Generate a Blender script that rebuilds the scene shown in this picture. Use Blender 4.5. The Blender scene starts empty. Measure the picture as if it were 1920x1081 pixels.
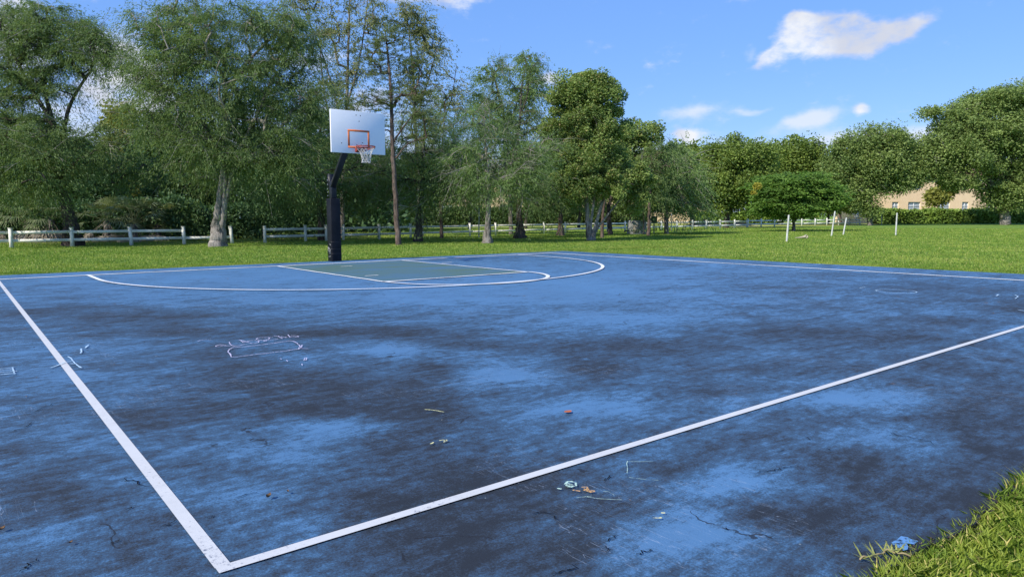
import bpy, bmesh, math, random
import numpy as np
from mathutils import Vector, Matrix
random.seed(7); rng = np.random.default_rng(11)
C = bpy.context.scene.collection
# ------------------------------------------------------------------ camera
F, PITCH, ROLL, YAW = 1320.06, 0.10252, -0.00414, 0.67174
CAM = np.array([-8.42349, -18.15145, 1.2798])
FW = np.array([math.sin(YAW)*math.cos(PITCH), math.cos(YAW)*math.cos(PITCH), -math.sin(PITCH)])
_r0 = np.array([math.cos(YAW), -math.sin(YAW), 0.0]); _u0 = np.cross(_r0, FW)
RT = _r0*math.cos(ROLL)+_u0*math.sin(ROLL); UP = -_r0*math.sin(ROLL)+_u0*math.cos(ROLL)
cam_data = bpy.data.cameras.new("camera"); cam = bpy.data.objects.new("camera", cam_data); C.objects.link(cam)
cam_data.sensor_width = 36; cam_data.lens = 36*F/1920; cam_data.clip_end = 3000; cam_data.clip_start = .05
M = Matrix.Identity(4)
for i in range(3):
    M[i][0] = RT[i]; M[i][1] = UP[i]; M[i][2] = -FW[i]; M[i][3] = CAM[i]
cam.matrix_world = M
bpy.context.scene.camera = cam
sc = bpy.context.scene
sc.view_settings.view_transform = 'Standard'; sc.view_settings.look = 'None'
sc.view_settings.exposure = 0.55; sc.view_settings.gamma = 1
FWH = np.array([math.sin(YAW), math.cos(YAW), 0.0])

def ray(u, v):
    return FW*F + RT*(u-960) + UP*(540.5-v)
def gp(u, v, z=0.0):                      # point of the ground under a sight line
    d = ray(u, v); return CAM + d*(z-CAM[2])/d[2]
def gd(u, D):                             # ground point in that direction at D metres of depth
    d = ray(u, 405.0); p = CAM + d*D/(d@FWH); p[2] = 0; return p
def at(u, v, base):                       # point above/near base, in the upright plane through base
    d = ray(u, v); D = (base-CAM)@FWH; return CAM + d*D/(d@FWH)
def depth(p): return float((p-CAM)@FWH)
def project(P):
    d = P-CAM; z = d@FW
    return 960+F*(d@RT)/z, 540.5-F*(d@UP)/z, z

# ------------------------------------------------------------------ sun and sky
SUN = Vector((-1.0, -0.06, 0.0)).normalized(); EL = math.radians(41)
SUN = Vector((SUN.x*math.cos(EL), SUN.y*math.cos(EL), math.sin(EL)))
sl = bpy.data.lights.new("sun", 'SUN'); sl.energy = 3.85; sl.angle = math.radians(.5); sl.color = (1, .935, .83)
so = bpy.data.objects.new("sun", sl); C.objects.link(so); so.rotation_euler = SUN.to_track_quat('Z', 'Y').to_euler()
so.location = (-20, 0, 30)
W = bpy.data.worlds.new("World"); sc.world = W; W.use_nodes = True
nt = W.node_tree; nt.nodes.clear(); N = nt.nodes; L = nt.links
def wn(t, **k):
    n = N.new(t)
    for a, b in k.items(): setattr(n, a, b)
    return n
out = wn('ShaderNodeOutputWorld'); bg = wn('ShaderNodeBackground'); L.new(bg.outputs[0], out.inputs[0])
sky = wn('ShaderNodeTexSky', sky_type='NISHITA'); sky.sun_disc = False
sky.sun_elevation = EL; sky.sun_rotation = math.atan2(SUN.x, SUN.y)
sky.air_density = 1.0; sky.dust_density = 0.4; sky.ozone_density = 2.5; sky.altitude = 0
hs = wn('ShaderNodeHueSaturation'); hs.inputs['Saturation'].default_value = 1.2; hs.inputs['Value'].default_value = 1.0
hm = wn('ShaderNodeMixRGB'); hm.inputs[0].default_value = .68; hm.inputs[2].default_value = (.92, 1.92, 4.8, 1)
L.new(sky.outputs[0], hs.inputs['Color']); L.new(hs.outputs[0], hm.inputs[1])
tc = wn('ShaderNodeTexCoord')
def wmath(op, a, b=None, clamp=False):
    n = wn('ShaderNodeMath', operation=op); n.use_clamp = clamp
    for i, x in enumerate((a, b)):
        if x is None: continue
        if isinstance(x, (int, float)): n.inputs[i].default_value = x
        else: L.new(x, n.inputs[i])
    return n.outputs[0]
nz = wn('ShaderNodeTexNoise'); nz.inputs['Scale'].default_value = 22; nz.inputs['Detail'].default_value = 8; nz.inputs['Roughness'].default_value = .62
mp = wn('ShaderNodeMapping'); mp.inputs['Scale'].default_value = (1, 1, 1.9); L.new(tc.outputs['Generated'], mp.inputs[0]); L.new(mp.outputs[0], nz.inputs[0])
nzo = wmath('SUBTRACT', nz.outputs[0], .5)
# warp directions a little so that cloud rims are ragged
nz2 = wn('ShaderNodeTexNoise'); nz2.inputs['Scale'].default_value = 12; nz2.inputs['Detail'].default_value = 4; L.new(tc.outputs['Generated'], nz2.inputs[0])
vm = wn('ShaderNodeVectorMath', operation='SUBTRACT'); L.new(nz2.outputs['Color'], vm.inputs[0]); vm.inputs[1].default_value = (.5, .5, .5)
vs = wn('ShaderNodeVectorMath', operation='SCALE'); L.new(vm.outputs[0], vs.inputs[0]); vs.inputs['Scale'].default_value = .035
va = wn('ShaderNodeVectorMath', operation='ADD'); L.new(tc.outputs['Generated'], va.inputs[0]); L.new(vs.outputs[0], va.inputs[1])
def blobs(lst):
    tot = None
    for (u, v, ru, rv, tilt, a) in lst:
        c = ray(u, v); c = c/np.linalg.norm(c)
        r = np.cross(c, (0, 0, 1)); r /= np.linalg.norm(r); w = np.cross(r, c)
        t = math.radians(tilt); r, w = r*math.cos(t)+w*math.sin(t), -r*math.sin(t)+w*math.cos(t)
        s = []
        for ax, rad in ((r, ru/F), (w, rv/F)):
            d = wn('ShaderNodeVectorMath', operation='DOT_PRODUCT'); L.new(va.outputs[0], d.inputs[0]); d.inputs[1].default_value = tuple(ax/rad)
            o = wmath('SUBTRACT', d.outputs['Value'], float(c@ax/rad)); s.append(wmath('MULTIPLY', o, o))
        g = wmath('MULTIPLY', wmath('POWER', 2.718, wmath('MULTIPLY', wmath('ADD', s[0], s[1]), -1.0)), a)
        d = wn('ShaderNodeVectorMath', operation='DOT_PRODUCT'); L.new(va.outputs[0], d.inputs[0]); d.inputs[1].default_value = tuple(c)
        g = wmath('MULTIPLY', g, wmath('GREATER_THAN', d.outputs['Value'], 0))
        tot = g if tot is None else wmath('ADD', tot, g)
    return tot
solid = blobs([(1510, 72, 52, 30, 28, 1.2), (1492, 36, 14, 18, 80, 1.2), (1565, 52, 52, 26, -5, 1.4), (1610, 72, 60, 24, 5, 1.0), (1690, 62, 50, 13, 16, 1.1), (1445, 106, 36, 10, 28, 1.0),
               (1616, 208, 16, 11, 0, 1.3), (230, 130, 70, 60, 0, 1.3), (10, 40, 45, 60, 0, 1.2), (240, 180, 60, 30, 0, 1.), (700, 200, 120, 30, 0, .8), (560, 120, 70, 40, 0, .5),
               (800, -12, 120, 16, 0, .8), (1288, 250, 30, 12, 5, 1.2), (1292, 268, 18, 8, 0, .9), (1018, 155, 30, 14, 15, 1.1),
               (1960, 100, 26, 40, 0, .2), (-600, 120, 260, 90, 10, 1.1), (2700, 60, 300, 90, 12, 1.1), (-1500, -100, 300, 120, 0, 1.)])
thin = blobs([(1300, 208, 60, 12, 6, .85), (1518, 226, 50, 14, 6, 1.15), (1410, 108, 10, 14, 0, .4), (1500, 272, 260, 14, 3, .5), (1700, 262, 90, 20, 0, .4), (1410, 204, 30, 6, 0, .5), (1180, 300, 200, 40, 0, .5),
              (300, 260, 500, 70, 0, .7), (940, 330, 1800, 60, 0, .3)])
def ramp01(x, lo, hi):
    m = wn('ShaderNodeMapRange', interpolation_type='SMOOTHSTEP'); L.new(x, m.inputs[0]); m.inputs[1].default_value = lo; m.inputs[2].default_value = hi
    return m.outputs[0]
m1 = ramp01(wmath('ADD', wmath('MINIMUM', solid, 1.0), wmath('MULTIPLY', nzo, 2.1)), .22, 1.25)
m2 = wmath('MULTIPLY', ramp01(wmath('ADD', thin, wmath('MULTIPLY', nzo, 1.3)), .08, 1.0), .85)
mix1 = wn('ShaderNodeMixRGB'); L.new(m2, mix1.inputs[0]); L.new(hm.outputs[0], mix1.inputs[1]); mix1.inputs[2].default_value = (3.9, 4.25, 4.9, 1)
cn = wn('ShaderNodeMixRGB'); L.new(ramp01(wmath('MULTIPLY', nz2.outputs[0], 1.0), .38, .62), cn.inputs[0]); cn.inputs[1].default_value = (3.2, 3.4, 4.0, 1); cn.inputs[2].default_value = (4.6, 4.7, 4.9, 1)
mix2 = wn('ShaderNodeMixRGB'); L.new(m1, mix2.inputs[0]); L.new(mix1.outputs[0], mix2.inputs[1]); L.new(cn.outputs[0], mix2.inputs[2])
L.new(mix2.outputs[0], bg.inputs[0]); bg.inputs[1].default_value = 0.14
W.cycles.sampling_method = 'MANUAL'; W.cycles.sample_map_resolution = 512
sc.cycles.max_bounces = 6; sc.cycles.diffuse_bounces = 3; sc.cycles.transmission_bounces = 3; sc.cycles.glossy_bounces = 2

# ------------------------------------------------------------------ helpers
def mat(name, color=(.5, .5, .5), rough=.8, spec=.3, metallic=0):
    m = bpy.data.materials.new(name); m.use_nodes = True
    b = m.node_tree.nodes['Principled BSDF']
    b.inputs['Base Color'].default_value = (*color, 1); b.inputs['Roughness'].default_value = rough
    b.inputs['Specular IOR Level'].default_value = spec; b.inputs['Metallic'].default_value = metallic
    return m
class NT:                                  # terse node building for materials
    def __init__(s, m): s.m = m; s.t = m.node_tree; s.b = s.t.nodes.get('Principled BSDF')
    def n(s, t, ins=None, **k):
        o = s.t.nodes.new(t)
        for a, b in k.items(): setattr(o, a, b)
        for a, b in (ins or {}).items():
            if hasattr(b, 'is_linked') : s.t.links.new(b, o.inputs[a])
            else: o.inputs[a].default_value = b
        return o
    def math(s, op, a, b=0.0, clamp=False):
        o = s.n('ShaderNodeMath', {0: a, 1: b}, operation=op); o.use_clamp = clamp; return o.outputs[0]
    def noise(s, vec, scale, detail=4, rough=.55, dist=0):
        o = s.n('ShaderNodeTexNoise', {'Scale': scale, 'Detail': detail, 'Roughness': rough, 'Distortion': dist})
        if vec is not None: s.t.links.new(vec, o.inputs['Vector'])
        return o.outputs[0]
    def mapr(s, x, a, b, c=0.0, d=1.0, smooth=False):
        o = s.n('ShaderNodeMapRange', {0: x, 1: a, 2: b, 3: c, 4: d}); o.interpolation_type = 'SMOOTHSTEP' if smooth else 'LINEAR'; return o.outputs[0]
    def mix(s, f, a, b, blend='MIX'):
        o = s.n('ShaderNodeMixRGB', blend_type=blend)
        for i, x in enumerate((f, a, b)):
            if hasattr(x, 'is_linked'): s.t.links.new(x, o.inputs[i])
            else: o.inputs[i].default_value = x if i == 0 else (*x, 1)
        return o.outputs[0]
    def coord(s, kind='Object', scale=None, rot=(0, 0, 0)):
        o = s.n('ShaderNodeTexCoord').outputs[kind]
        if scale: o = s.n('ShaderNodeMapping', {'Vector': o, 'Scale': scale, 'Rotation': rot}).outputs[0]
        return o
    def link(s, a, name): s.t.links.new(a, s.b.inputs[name])
    def bump(s, h, strength=.3, dist=.02):
        o = s.n('ShaderNodeBump', {'Height': h, 'Strength': strength, 'Distance': dist}); s.link(o.outputs[0], 'Normal')

def mesh_np(name, V, Fc, material, parent=None, smooth=False, link=True):
    """V (n,3) float, Fc: list of (k,m) int arrays"""
    if not isinstance(Fc, list): Fc = [Fc]
    V = np.asarray(V, np.float32); me = bpy.data.meshes.new(name)
    me.vertices.add(len(V)); me.vertices.foreach_set('co', V.ravel())
    tot = sum(f.size for f in Fc); npoly = sum(len(f) for f in Fc)
    me.loops.add(tot); me.polygons.add(npoly)
    me.loops.foreach_set('vertex_index', np.concatenate([f.ravel() for f in Fc]).astype(np.int32))
    sizes = np.concatenate([np.full(len(f), f.shape[1]) for f in Fc])
    me.polygons.foreach_set('loop_start', (np.cumsum(sizes)-sizes).astype(np.int32))
    if smooth: me.polygons.foreach_set('use_smooth', np.ones(npoly, bool))
    me.update(calc_edges=True); me.materials.append(material)
    o = bpy.data.objects.new(name, me); C.objects.link(o)
    if parent is not None: o.parent = parent
    return o
class MB:
    def __init__(s): s.V = []; s.F3 = []; s.F4 = []; s.n = 0
    def add(s, V, F):
        V = np.asarray(V, float).reshape(-1, 3); F = np.asarray(F, int)
        (s.F3 if F.shape[1] == 3 else s.F4).append(F+s.n); s.V.append(V); s.n += len(V); return s
    def box(s, lo, hi, rot=None, origin=None):
        x0, y0, z0 = lo; x1, y1, z1 = hi
        V = np.array([(x0, y0, z0), (x1, y0, z0), (x1, y1, z0), (x0, y1, z0), (x0, y0, z1), (x1, y0, z1), (x1, y1, z1), (x0, y1, z1)], float)
        if rot is not None: V = (V-np.array(origin))@np.array(rot).T+np.array(origin)
        return s.add(V, [(0, 3, 2, 1), (4, 5, 6, 7), (0, 1, 5, 4), (1, 2, 6, 5), (2, 3, 7, 6), (3, 0, 4, 7)])
    def beam(s, a, b, w, h, up=(0, 0, 1)):          # box section from a to b
        a = np.array(a, float); b = np.array(b, float); d = (b-a)/np.linalg.norm(b-a)
        r = np.cross(d, up); r /= np.linalg.norm(r); u = np.cross(r, d)
        V = [p+r*x*w/2+u*y*h/2 for p in (a, b) for x, y in ((-1, -1), (1, -1), (1, 1), (-1, 1))]
        return s.add(V, [(0, 1, 2, 3), (7, 6, 5, 4), (0, 4, 5, 1), (1, 5, 6, 2), (2, 6, 7, 3), (3, 7, 4, 0)])
    def tube(s, P, R, k=8, cap=True):
        P = np.asarray(P, float); R = np.broadcast_to(R, len(P)); n = len(P)
        T = np.gradient(P, axis=0); T /= np.linalg.norm(T, axis=1)[:, None]+1e-9
        ref = np.array([.3, .2, .93]) if abs(T[0, 2]) < .9 else np.array([1, .1, 0.])
        A = np.cross(T, ref); A /= np.linalg.norm(A, axis=1)[:, None]; B = np.cross(T, A)
        th = np.arange(k)*2*math.pi/k
        V = P[:, None]+R[:, None, None]*(A[:, None]*np.cos(th)[None, :, None]+B[:, None]*np.sin(th)[None, :, None])
        i = np.arange(n-1)[:, None]*k; j = np.arange(k)[None]; j2 = (j+1) % k
        Fq = np.stack([i+j, i+j2, i+k+j2, i+k+j], -1).reshape(-1, 4)
        s.add(V.reshape(-1, 3), Fq)
        if cap:
            for c0, idx in ((P[0], 0), (P[-1], n-1)):
                ring = V[idx]; s.add(np.vstack([ring, c0]), [((q+1) % k, q, k) if idx == 0 else (q, (q+1) % k, k) for q in range(k)])
        return s
    def strip(s, P, w, z=None):                       # flat ribbon on the ground
        P = np.asarray(P, float); T = np.gradient(P[:, :2], axis=0); T /= np.linalg.norm(T, axis=1)[:, None]+1e-9
        Nn = np.stack([-T[:, 1], T[:, 0]], 1); w = np.broadcast_to(w, len(P))[:, None]/2
        zz = np.full((len(P), 1), P[0, 2] if z is None else z)
        V = np.stack([np.hstack([P[:, :2]-Nn*w, zz]), np.hstack([P[:, :2]+Nn*w, zz])], 1).reshape(-1, 3)
        i = np.arange(len(P)-1)[:, None]*2
        return s.add(V, np.hstack([i, i+2, i+3, i+1]))
    def build(s, name, material, parent=None, smooth=False):
        return mesh_np(name, np.vstack(s.V), [np.vstack(f) for f in (s.F3, s.F4) if f], material, parent, smooth)
def tag(o, label=None, cat=None, group=None, kind=None):
    for k, v in (('label', label), ('category', cat), ('group', group), ('kind', kind)):
        if v: o[k] = v
    return o
def empty(name, loc, label, cat, group=None):
    o = bpy.data.objects.new(name, None); C.objects.link(o); o.location = tuple(loc); o.empty_display_size = .2
    return tag(o, label, cat, group)
def adopt(o, root):                                   # child built in world coordinates
    o.parent = root; o.matrix_parent_inverse = Matrix.Translation(root.location).inverted(); return o
def bevel(o, w, seg=2):
    b = o.modifiers.new('bevel', 'BEVEL'); b.width = w; b.segments = seg; b.limit_method = 'ANGLE'; return o

# ------------------------------------------------------------------ materials
def m_foliage(name, dark, light, yellow=None, trans=.35, rough=.55, nscale=.8, patch=None):
    m = mat(name); t = NT(m); g = t.n('ShaderNodeNewGeometry')
    rnd = g.outputs['Random Per Island']; co = t.coord('Object')
    n = t.mapr(t.noise(co, nscale, 3), .3, .7)
    f = t.math('ADD', t.math('MULTIPLY', rnd, .42), t.math('MULTIPLY', n, .58))
    c = t.mix(f, dark, light)
    if patch is not None: c = t.mix(t.mapr(t.noise(co, patch[1], 5, .65), .46, .66, 0, .75), c, patch[0])
    if yellow is not None: c = t.mix(t.math('GREATER_THAN', rnd, .93), c, yellow)
    if patch is None: c = t.n('ShaderNodeHueSaturation', {'Saturation': .95, 'Color': c}).outputs[0]
    t.link(c, 'Base Color'); t.b.inputs['Roughness'].default_value = rough; t.b.inputs['Specular IOR Level'].default_value = .25
    tr = t.n('ShaderNodeBsdfTranslucent'); t.t.links.new(t.mix(1.0, c, (1.0, 1.0, .55), 'MULTIPLY'), tr.inputs[0])
    mx = t.n('ShaderNodeMixShader', {0: trans}); t.t.links.new(t.b.outputs[0], mx.inputs[1]); t.t.links.new(tr.outputs[0], mx.inputs[2])
    t.t.links.new(mx.outputs[0], t.t.nodes['Material Output'].inputs[0]); return m
def m_bark(name, a, b, scale=(6, 6, 1.6)):
    m = mat(name, rough=.9, spec=.15); t = NT(m); co = t.coord('Object', scale)
    n = t.noise(co, 2.2, 8, .65); w = t.noise(t.coord('Object'), .9, 3)
    f = t.mapr(t.math('ADD', n, t.math('MULTIPLY', t.math('SUBTRACT', w, .5), .6)), .32, .68)
    t.link(t.mix(f, a, b), 'Base Color'); t.bump(n, .9, .05); return m
BARK_GREY = m_bark('bark_grey', (.055, .045, .038), (.30, .27, .24))
BARK_PALE = m_bark('bark_pale', (.10, .088, .075), (.36, .33, .29))
BARK_RED = m_bark('bark_reddish', (.05, .034, .028), (.20, .15, .125))
BARK_DARK = m_bark('bark_dark', (.035, .028, .024), (.12, .10, .085))
TWIG_PALE = m_bark('pale_twig_bark', (.22, .20, .17), (.46, .43, .38))
FOL_HEDGE_SHADED = m_foliage('shaded_hedge_leaf', (.030, .060, .014), (.10, .155, .032), trans=.2, nscale=.5)  # shade over the long hedge put into its leaf colour
FOL_CYP = m_foliage('cypress_leaf', (.080, .140, .045), (.25, .35, .105), trans=.45)
FOL_CYP2 = m_foliage('cypress_leaf_fresh', (.09, .165, .05), (.28, .41, .12), trans=.45)
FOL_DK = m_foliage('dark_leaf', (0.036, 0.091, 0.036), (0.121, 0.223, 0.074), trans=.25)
FOL_BROAD = m_foliage('broad_leaf', (.10, .165, .042), (.34, .45, .11), (.34, .31, .11), trans=.38)
FOL_GUM = m_foliage('thin_leaf', (.13, .165, .065), (.36, .40, .15), (.45, .40, .18), trans=.45)
FOL_PINE = m_foliage('needle_leaf', (0.081, 0.128, 0.038), (0.230, 0.270, 0.081), trans=.3)
FOL_OAK = m_foliage('oak_leaf', (0.088, 0.161, 0.038), (0.315, 0.405, 0.103), trans=.3, nscale=.4)
FOL_ROUND = m_foliage('round_crown_leaf', (0.080, 0.145, 0.024), (0.274, 0.365, 0.059), trans=.3, nscale=.5)
FOL_POIN = m_foliage('feathery_leaf', (.05, .13, .02), (.25, .42, .06), trans=.45, nscale=.9)
FOL_YEL = m_foliage('yellow_leaf', (0.297, 0.297, 0.027), (0.648, 0.567, 0.081), trans=.3)
FOL_YGR = m_foliage('yellow_green_leaf', (0.135, 0.176, 0.027), (0.378, 0.378, 0.068), trans=.35)
FOL_HEDGE = m_foliage('hedge_leaf', (0.080, 0.163, 0.026), (0.319, 0.460, 0.066), trans=.25, nscale=.5)
FOL_PALM = m_foliage('palm_leaf', (.10, .14, .06), (.30, .34, .16), trans=.3)
FOL_DEAD = m_foliage('dead_frond', (.22, .18, .13), (.46, .40, .31), trans=.15)

mg = mat('lawn_soil', rough=.95, spec=.1); t = NT(mg); co = t.coord('Object')
n1 = t.noise(co, .12, 4); n2 = t.noise(co, 1.3, 5, .6); n3 = t.noise(co, 28, 4, .7)
c = t.mix(t.mapr(n1, .35, .65), (.14, .26, .04), (.22, .32, .06))
c = t.mix(t.mapr(n2, .3, .75), c, (.10, .19, .028)); c = t.mix(t.math('MULTIPLY', t.mapr(n3, .4, .75), .55), c, (.25, .30, .07))
t.link(c, 'Base Color'); t.bump(t.math('ADD', n3, n2), 1.0, .06); M_LAWN = mg
M_BLADE = m_foliage('grass_blade', (.05, .14, .018), (.36, .46, .06), (.66, .58, .20), trans=.4, nscale=2.5, patch=((.42, .48, .08), 3.0))
M_BLADE_FAR = m_foliage('lawn_blade', (.105, .215, .028), (.30, .42, .068), (.48, .47, .16), trans=.35, nscale=1.6, patch=((.38, .45, .09), .4))

# court paint
mc = mat('court_paint', rough=.62, spec=.35); t = NT(mc)
att = t.n('ShaderNodeAttribute', attribute_name='wear').outputs['Fac']; edge = t.n('ShaderNodeAttribute', attribute_name='rim').outputs['Fac']
rot = (0, 0, math.radians(14)); co = t.coord('Object'); cs = t.coord('Object', (.85, 1.15, 1), rot)
a1 = t.noise(cs, .6, 8, .68, 1.2); a2 = t.noise(cs, 2.3, 9, .74, .8); a3 = t.noise(co, 16, 6, .75); a4 = t.noise(co, 95, 3, .7)
s5 = t.noise(t.coord('Object', (1.5, 5, 1), (0, 0, math.radians(38))), 2.4, 6, .75)
s6 = t.noise(t.coord('Object', (1.0, 5.5, 1), (0, 0, math.radians(-6))), 1.7, 8, .78, .6); s7 = t.noise(t.coord('Object', (2.2, 7, 1), (0, 0, math.radians(52))), 3.5, 6, .8)
v = t.math('ADD', t.math('MULTIPLY', att, .64), .185)
for nz_, am in ((a1, .95), (a2, 1.45), (a3, 1.3), (s5, .8), (s6, .9), (s7, .55), (a4, 1.1)): v = t.math('ADD', v, t.math('MULTIPLY', t.math('SUBTRACT', nz_, .5), am))
dk = t.mapr(v, .08, 1.02, 0, 1)
rp = t.n('ShaderNodeValToRGB', {0: dk}); cr_ = rp.color_ramp
cr_.elements[0].position = 0.0; cr_.elements[0].color = (.080, .188, .340, 1); cr_.elements[1].position = 1.0; cr_.elements[1].color = (.016, .020, .026, 1)
for p_, c_ in ((.22, (.057, .134, .240)), (.42, (.038, .082, .140)), (.62, (.032, .056, .092)), (.80, (.024, .034, .048))):
    e_ = cr_.elements.new(p_); e_.color = (*c_, 1)
c = t.mix(t.mapr(t.noise(co, .6, 5, .6), .4, .7, 0, .35), rp.outputs[0], t.mix(.5, rp.outputs[0], (.03, .035, .04)))
c = t.mix(t.mapr(a4, .73, .80, 0, .35), c, (.35, .38, .42))
# scattered pale scuffs and chips
vo = t.n('ShaderNodeTexVoronoi', {'Vector': co, 'Scale': 5.0}); vo2 = t.math('LESS_THAN', vo.outputs['Distance'], .022)
c = t.mix(t.math('MULTIPLY', vo2, .3), c, (.45, .56, .55))
sc1 = t.noise(t.coord('Object', (9, .7, 1), (0, 0, .9)), 3.0, 2, .5); sc2 = t.noise(co, .9, 2)
scr = t.math('MULTIPLY', t.math('LESS_THAN', t.math('ABSOLUTE', t.math('SUBTRACT', sc1, .5)), .0035), t.math('GREATER_THAN', sc2, .6))
c = t.mix(t.math('MULTIPLY', scr, .3), c, (.35, .42, .52))
# hairline cracks
vc = t.n('ShaderNodeTexVoronoi', {'Scale': 1.1}, feature='DISTANCE_TO_EDGE')
wv = t.n('ShaderNodeVectorMath', {0: co, 1: t.n('ShaderNodeVectorMath', {0: t.n('ShaderNodeTexNoise', {'Vector': co, 'Scale': 2.5, 'Detail': 5.0}).outputs['Color'], 'Scale': .55}, operation='SCALE').outputs[0]}, operation='ADD').outputs[0]
t.t.links.new(wv, vc.inputs['Vector'])
ck = t.math('MULTIPLY', t.math('LESS_THAN', vc.outputs['Distance'], .0055), t.math('GREATER_THAN', t.noise(co, 1.9, 3), .60))
c = t.mix(t.math('MULTIPLY', ck, .8), c, (.012, .012, .014))
c = t.mix(edge, c, (.018, .018, .02)); t.link(c, 'Base Color')
t.link(t.mapr(dk, 0, 1, .55, .72), 'Roughness'); t.bump(t.math('ADD', a4, t.math('MULTIPLY', a3, .6)), .35, .006); M_COURT = mc

def m_line(name, col, dirty):
    m = mat(name, rough=.6); t = NT(m); co = t.coord('Object')
    a = t.noise(co, 6, 7, .7); b = t.noise(co, 55, 4, .7); w = t.noise(co, 1.0, 4, .6)
    c = t.mix(t.mapr(a, .4, .7, 0, .3), col, tuple(x*.72 for x in col))
    c = t.mix(t.mapr(t.math('ADD', b, t.math('MULTIPLY', w, .6)), 1.0-dirty, 1.15-dirty, 0, .85), c, (.08, .10, .16))
    t.link(c, 'Base Color'); t.bump(b, .2, .004); return m
M_LINE = m_line('white_line_paint', (.56, .56, .55), .07)
M_LINE_FAR = m_line('faded_line_paint', (.78, .78, .76), .16)
mk = mat('key_paint', rough=.6); t = NT(mk); co = t.coord('Object'); a = t.noise(t.coord('Object', (.5, 1.3, 1)), .9, 6, .6); b = t.noise(co, 20, 4)
c = t.mix(t.mapr(a, .38, .60), (.080, .142, .115), (.068, .145, .205)); c = t.mix(t.mapr(b, .5, .8, 0, .35), c, (.05, .085, .12)); t.link(c, 'Base Color'); M_KEY = mk
def m_chalk(name, col):
    m = mat(name, col, .95, .1); t = NT(m); n = t.noise(t.coord('Object'), 22 if 'paint' in name else 45, 4, .8)
    tr = t.n('ShaderNodeBsdfTransparent'); mx = t.n('ShaderNodeMixShader', {0: t.mapr(n, .36, .5)})
    t.t.links.new(tr.outputs[0], mx.inputs[1]); t.t.links.new(t.b.outputs[0], mx.inputs[2]); t.t.links.new(mx.outputs[0], t.t.nodes['Material Output'].inputs[0]); return m
M_CHALK = m_chalk('lilac_chalk', (.55, .52, .68)); M_CHALKB = m_chalk('pale_blue_chalk', (.42, .58, .72)); M_CHALKY = m_chalk('yellow_chalk', (.62, .60, .30)); M_CHALKO = m_chalk('orange_chalk', (.62, .36, .14)); M_CHALKG = m_chalk('mint_chalk', (.45, .62, .52))
M_CRACK = mat('open_crack', (.008, .008, .009), .95, .05)
M_PATCH = m_chalk('fresh_blue_paint', (.11, .25, .47))

def noisy(name, col, col2, scale=8, rough=.6, metallic=0, bump=.1, spec=.3):
    m = mat(name, col, rough, spec, metallic); t = NT(m); n = t.noise(t.coord('Object'), scale, 6, .6)
    t.link(t.mix(t.mapr(n, .35, .7), col, col2), 'Base Color'); t.bump(n, bump, .01); return m
M_FENCE = noisy('fence_paint', (.86, .84, .75), (.64, .63, .53), 3, .7)
M_WHITE = noisy('white_pole_paint', (.60, .61, .58), (.40, .41, .38), 5, .55)
M_PAD = noisy('black_vinyl', (.006, .007, .010), (.013, .014, .019), 5, .5, bump=.5, spec=.18)
M_STEEL = noisy('black_steel', (.008, .009, .013), (.018, .02, .026), 9, .4, bump=.1, spec=.35)
M_GALV = noisy('galvanised_steel', (.42, .44, .47), (.28, .30, .33), 12, .4, .6)
M_BOARD = noisy('backboard_white', (.90, .90, .90), (.85, .855, .86), 2.5, .45)
M_ORANGE = noisy('orange_paint', (.62, .17, .055), (.48, .13, .05), 9, .5)
M_RIM = noisy('rim_paint', (.33, .055, .032), (.2, .04, .028), 20, .45)
M_NET = mat('net_cord', (.55, .55, .53), .9)
M_BOLT = mat('dark_bolt', (.03, .03, .035), .5)
M_STUCCO = noisy('peach_stucco', (.93, .68, .44), (.87, .62, .39), 1.2, .9, bump=.1)
M_STUCCO2 = noisy('cream_stucco', (.74, .56, .36), (.68, .50, .31), 1.2, .9, bump=.1)
M_GLASS = mat('window_glass', (.05, .07, .09), .12, .6); M_TRIM = mat('white_trim', (.72, .72, .70), .6)
M_BLIND = noisy('pale_blind', (.45, .50, .55), (.36, .40, .45), 3, .7)
M_ROOF = noisy('clay_tile', (.30, .19, .13), (.22, .14, .10), 4, .85, bump=.6)
M_CONC = noisy('weathered_box_paint', (.36, .36, .33), (.25, .25, .23), 3, .8, bump=.2)
M_DRY = noisy('dry_palm_sheath', (.48, .42, .32), (.32, .27, .20), 10, .9, bump=.5)
M_LEAFO = mat('orange_leaf', (.42, .12, .04), .6); M_LEAFB = noisy('brown_leaf', (.20, .12, .06), (.10, .06, .035), 40, .8); M_TWIG = mat('twig', (.035, .028, .022), .9)
M_LITTER = noisy('litter_soil', (.10, .07, .05), (.055, .045, .035), 1.5, .95, bump=.6)

# ------------------------------------------------------------------ ground and court
n = 61; xs = np.sign(np.linspace(-1, 1, n))*np.abs(np.linspace(-1, 1, n))**2.6*900; X, Y = np.meshgrid(xs, xs)
Z = np.full(X.shape, -.035)
V = np.stack([X, Y, Z], -1).reshape(-1, 3); i = np.arange(n-1)[:, None]*n+np.arange(n-1)[None]; i = i.ravel()
tag(mesh_np('ground', V, np.stack([i, i+1, i+n+1, i+n], 1), M_LAWN, smooth=True), kind='structure')

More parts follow.
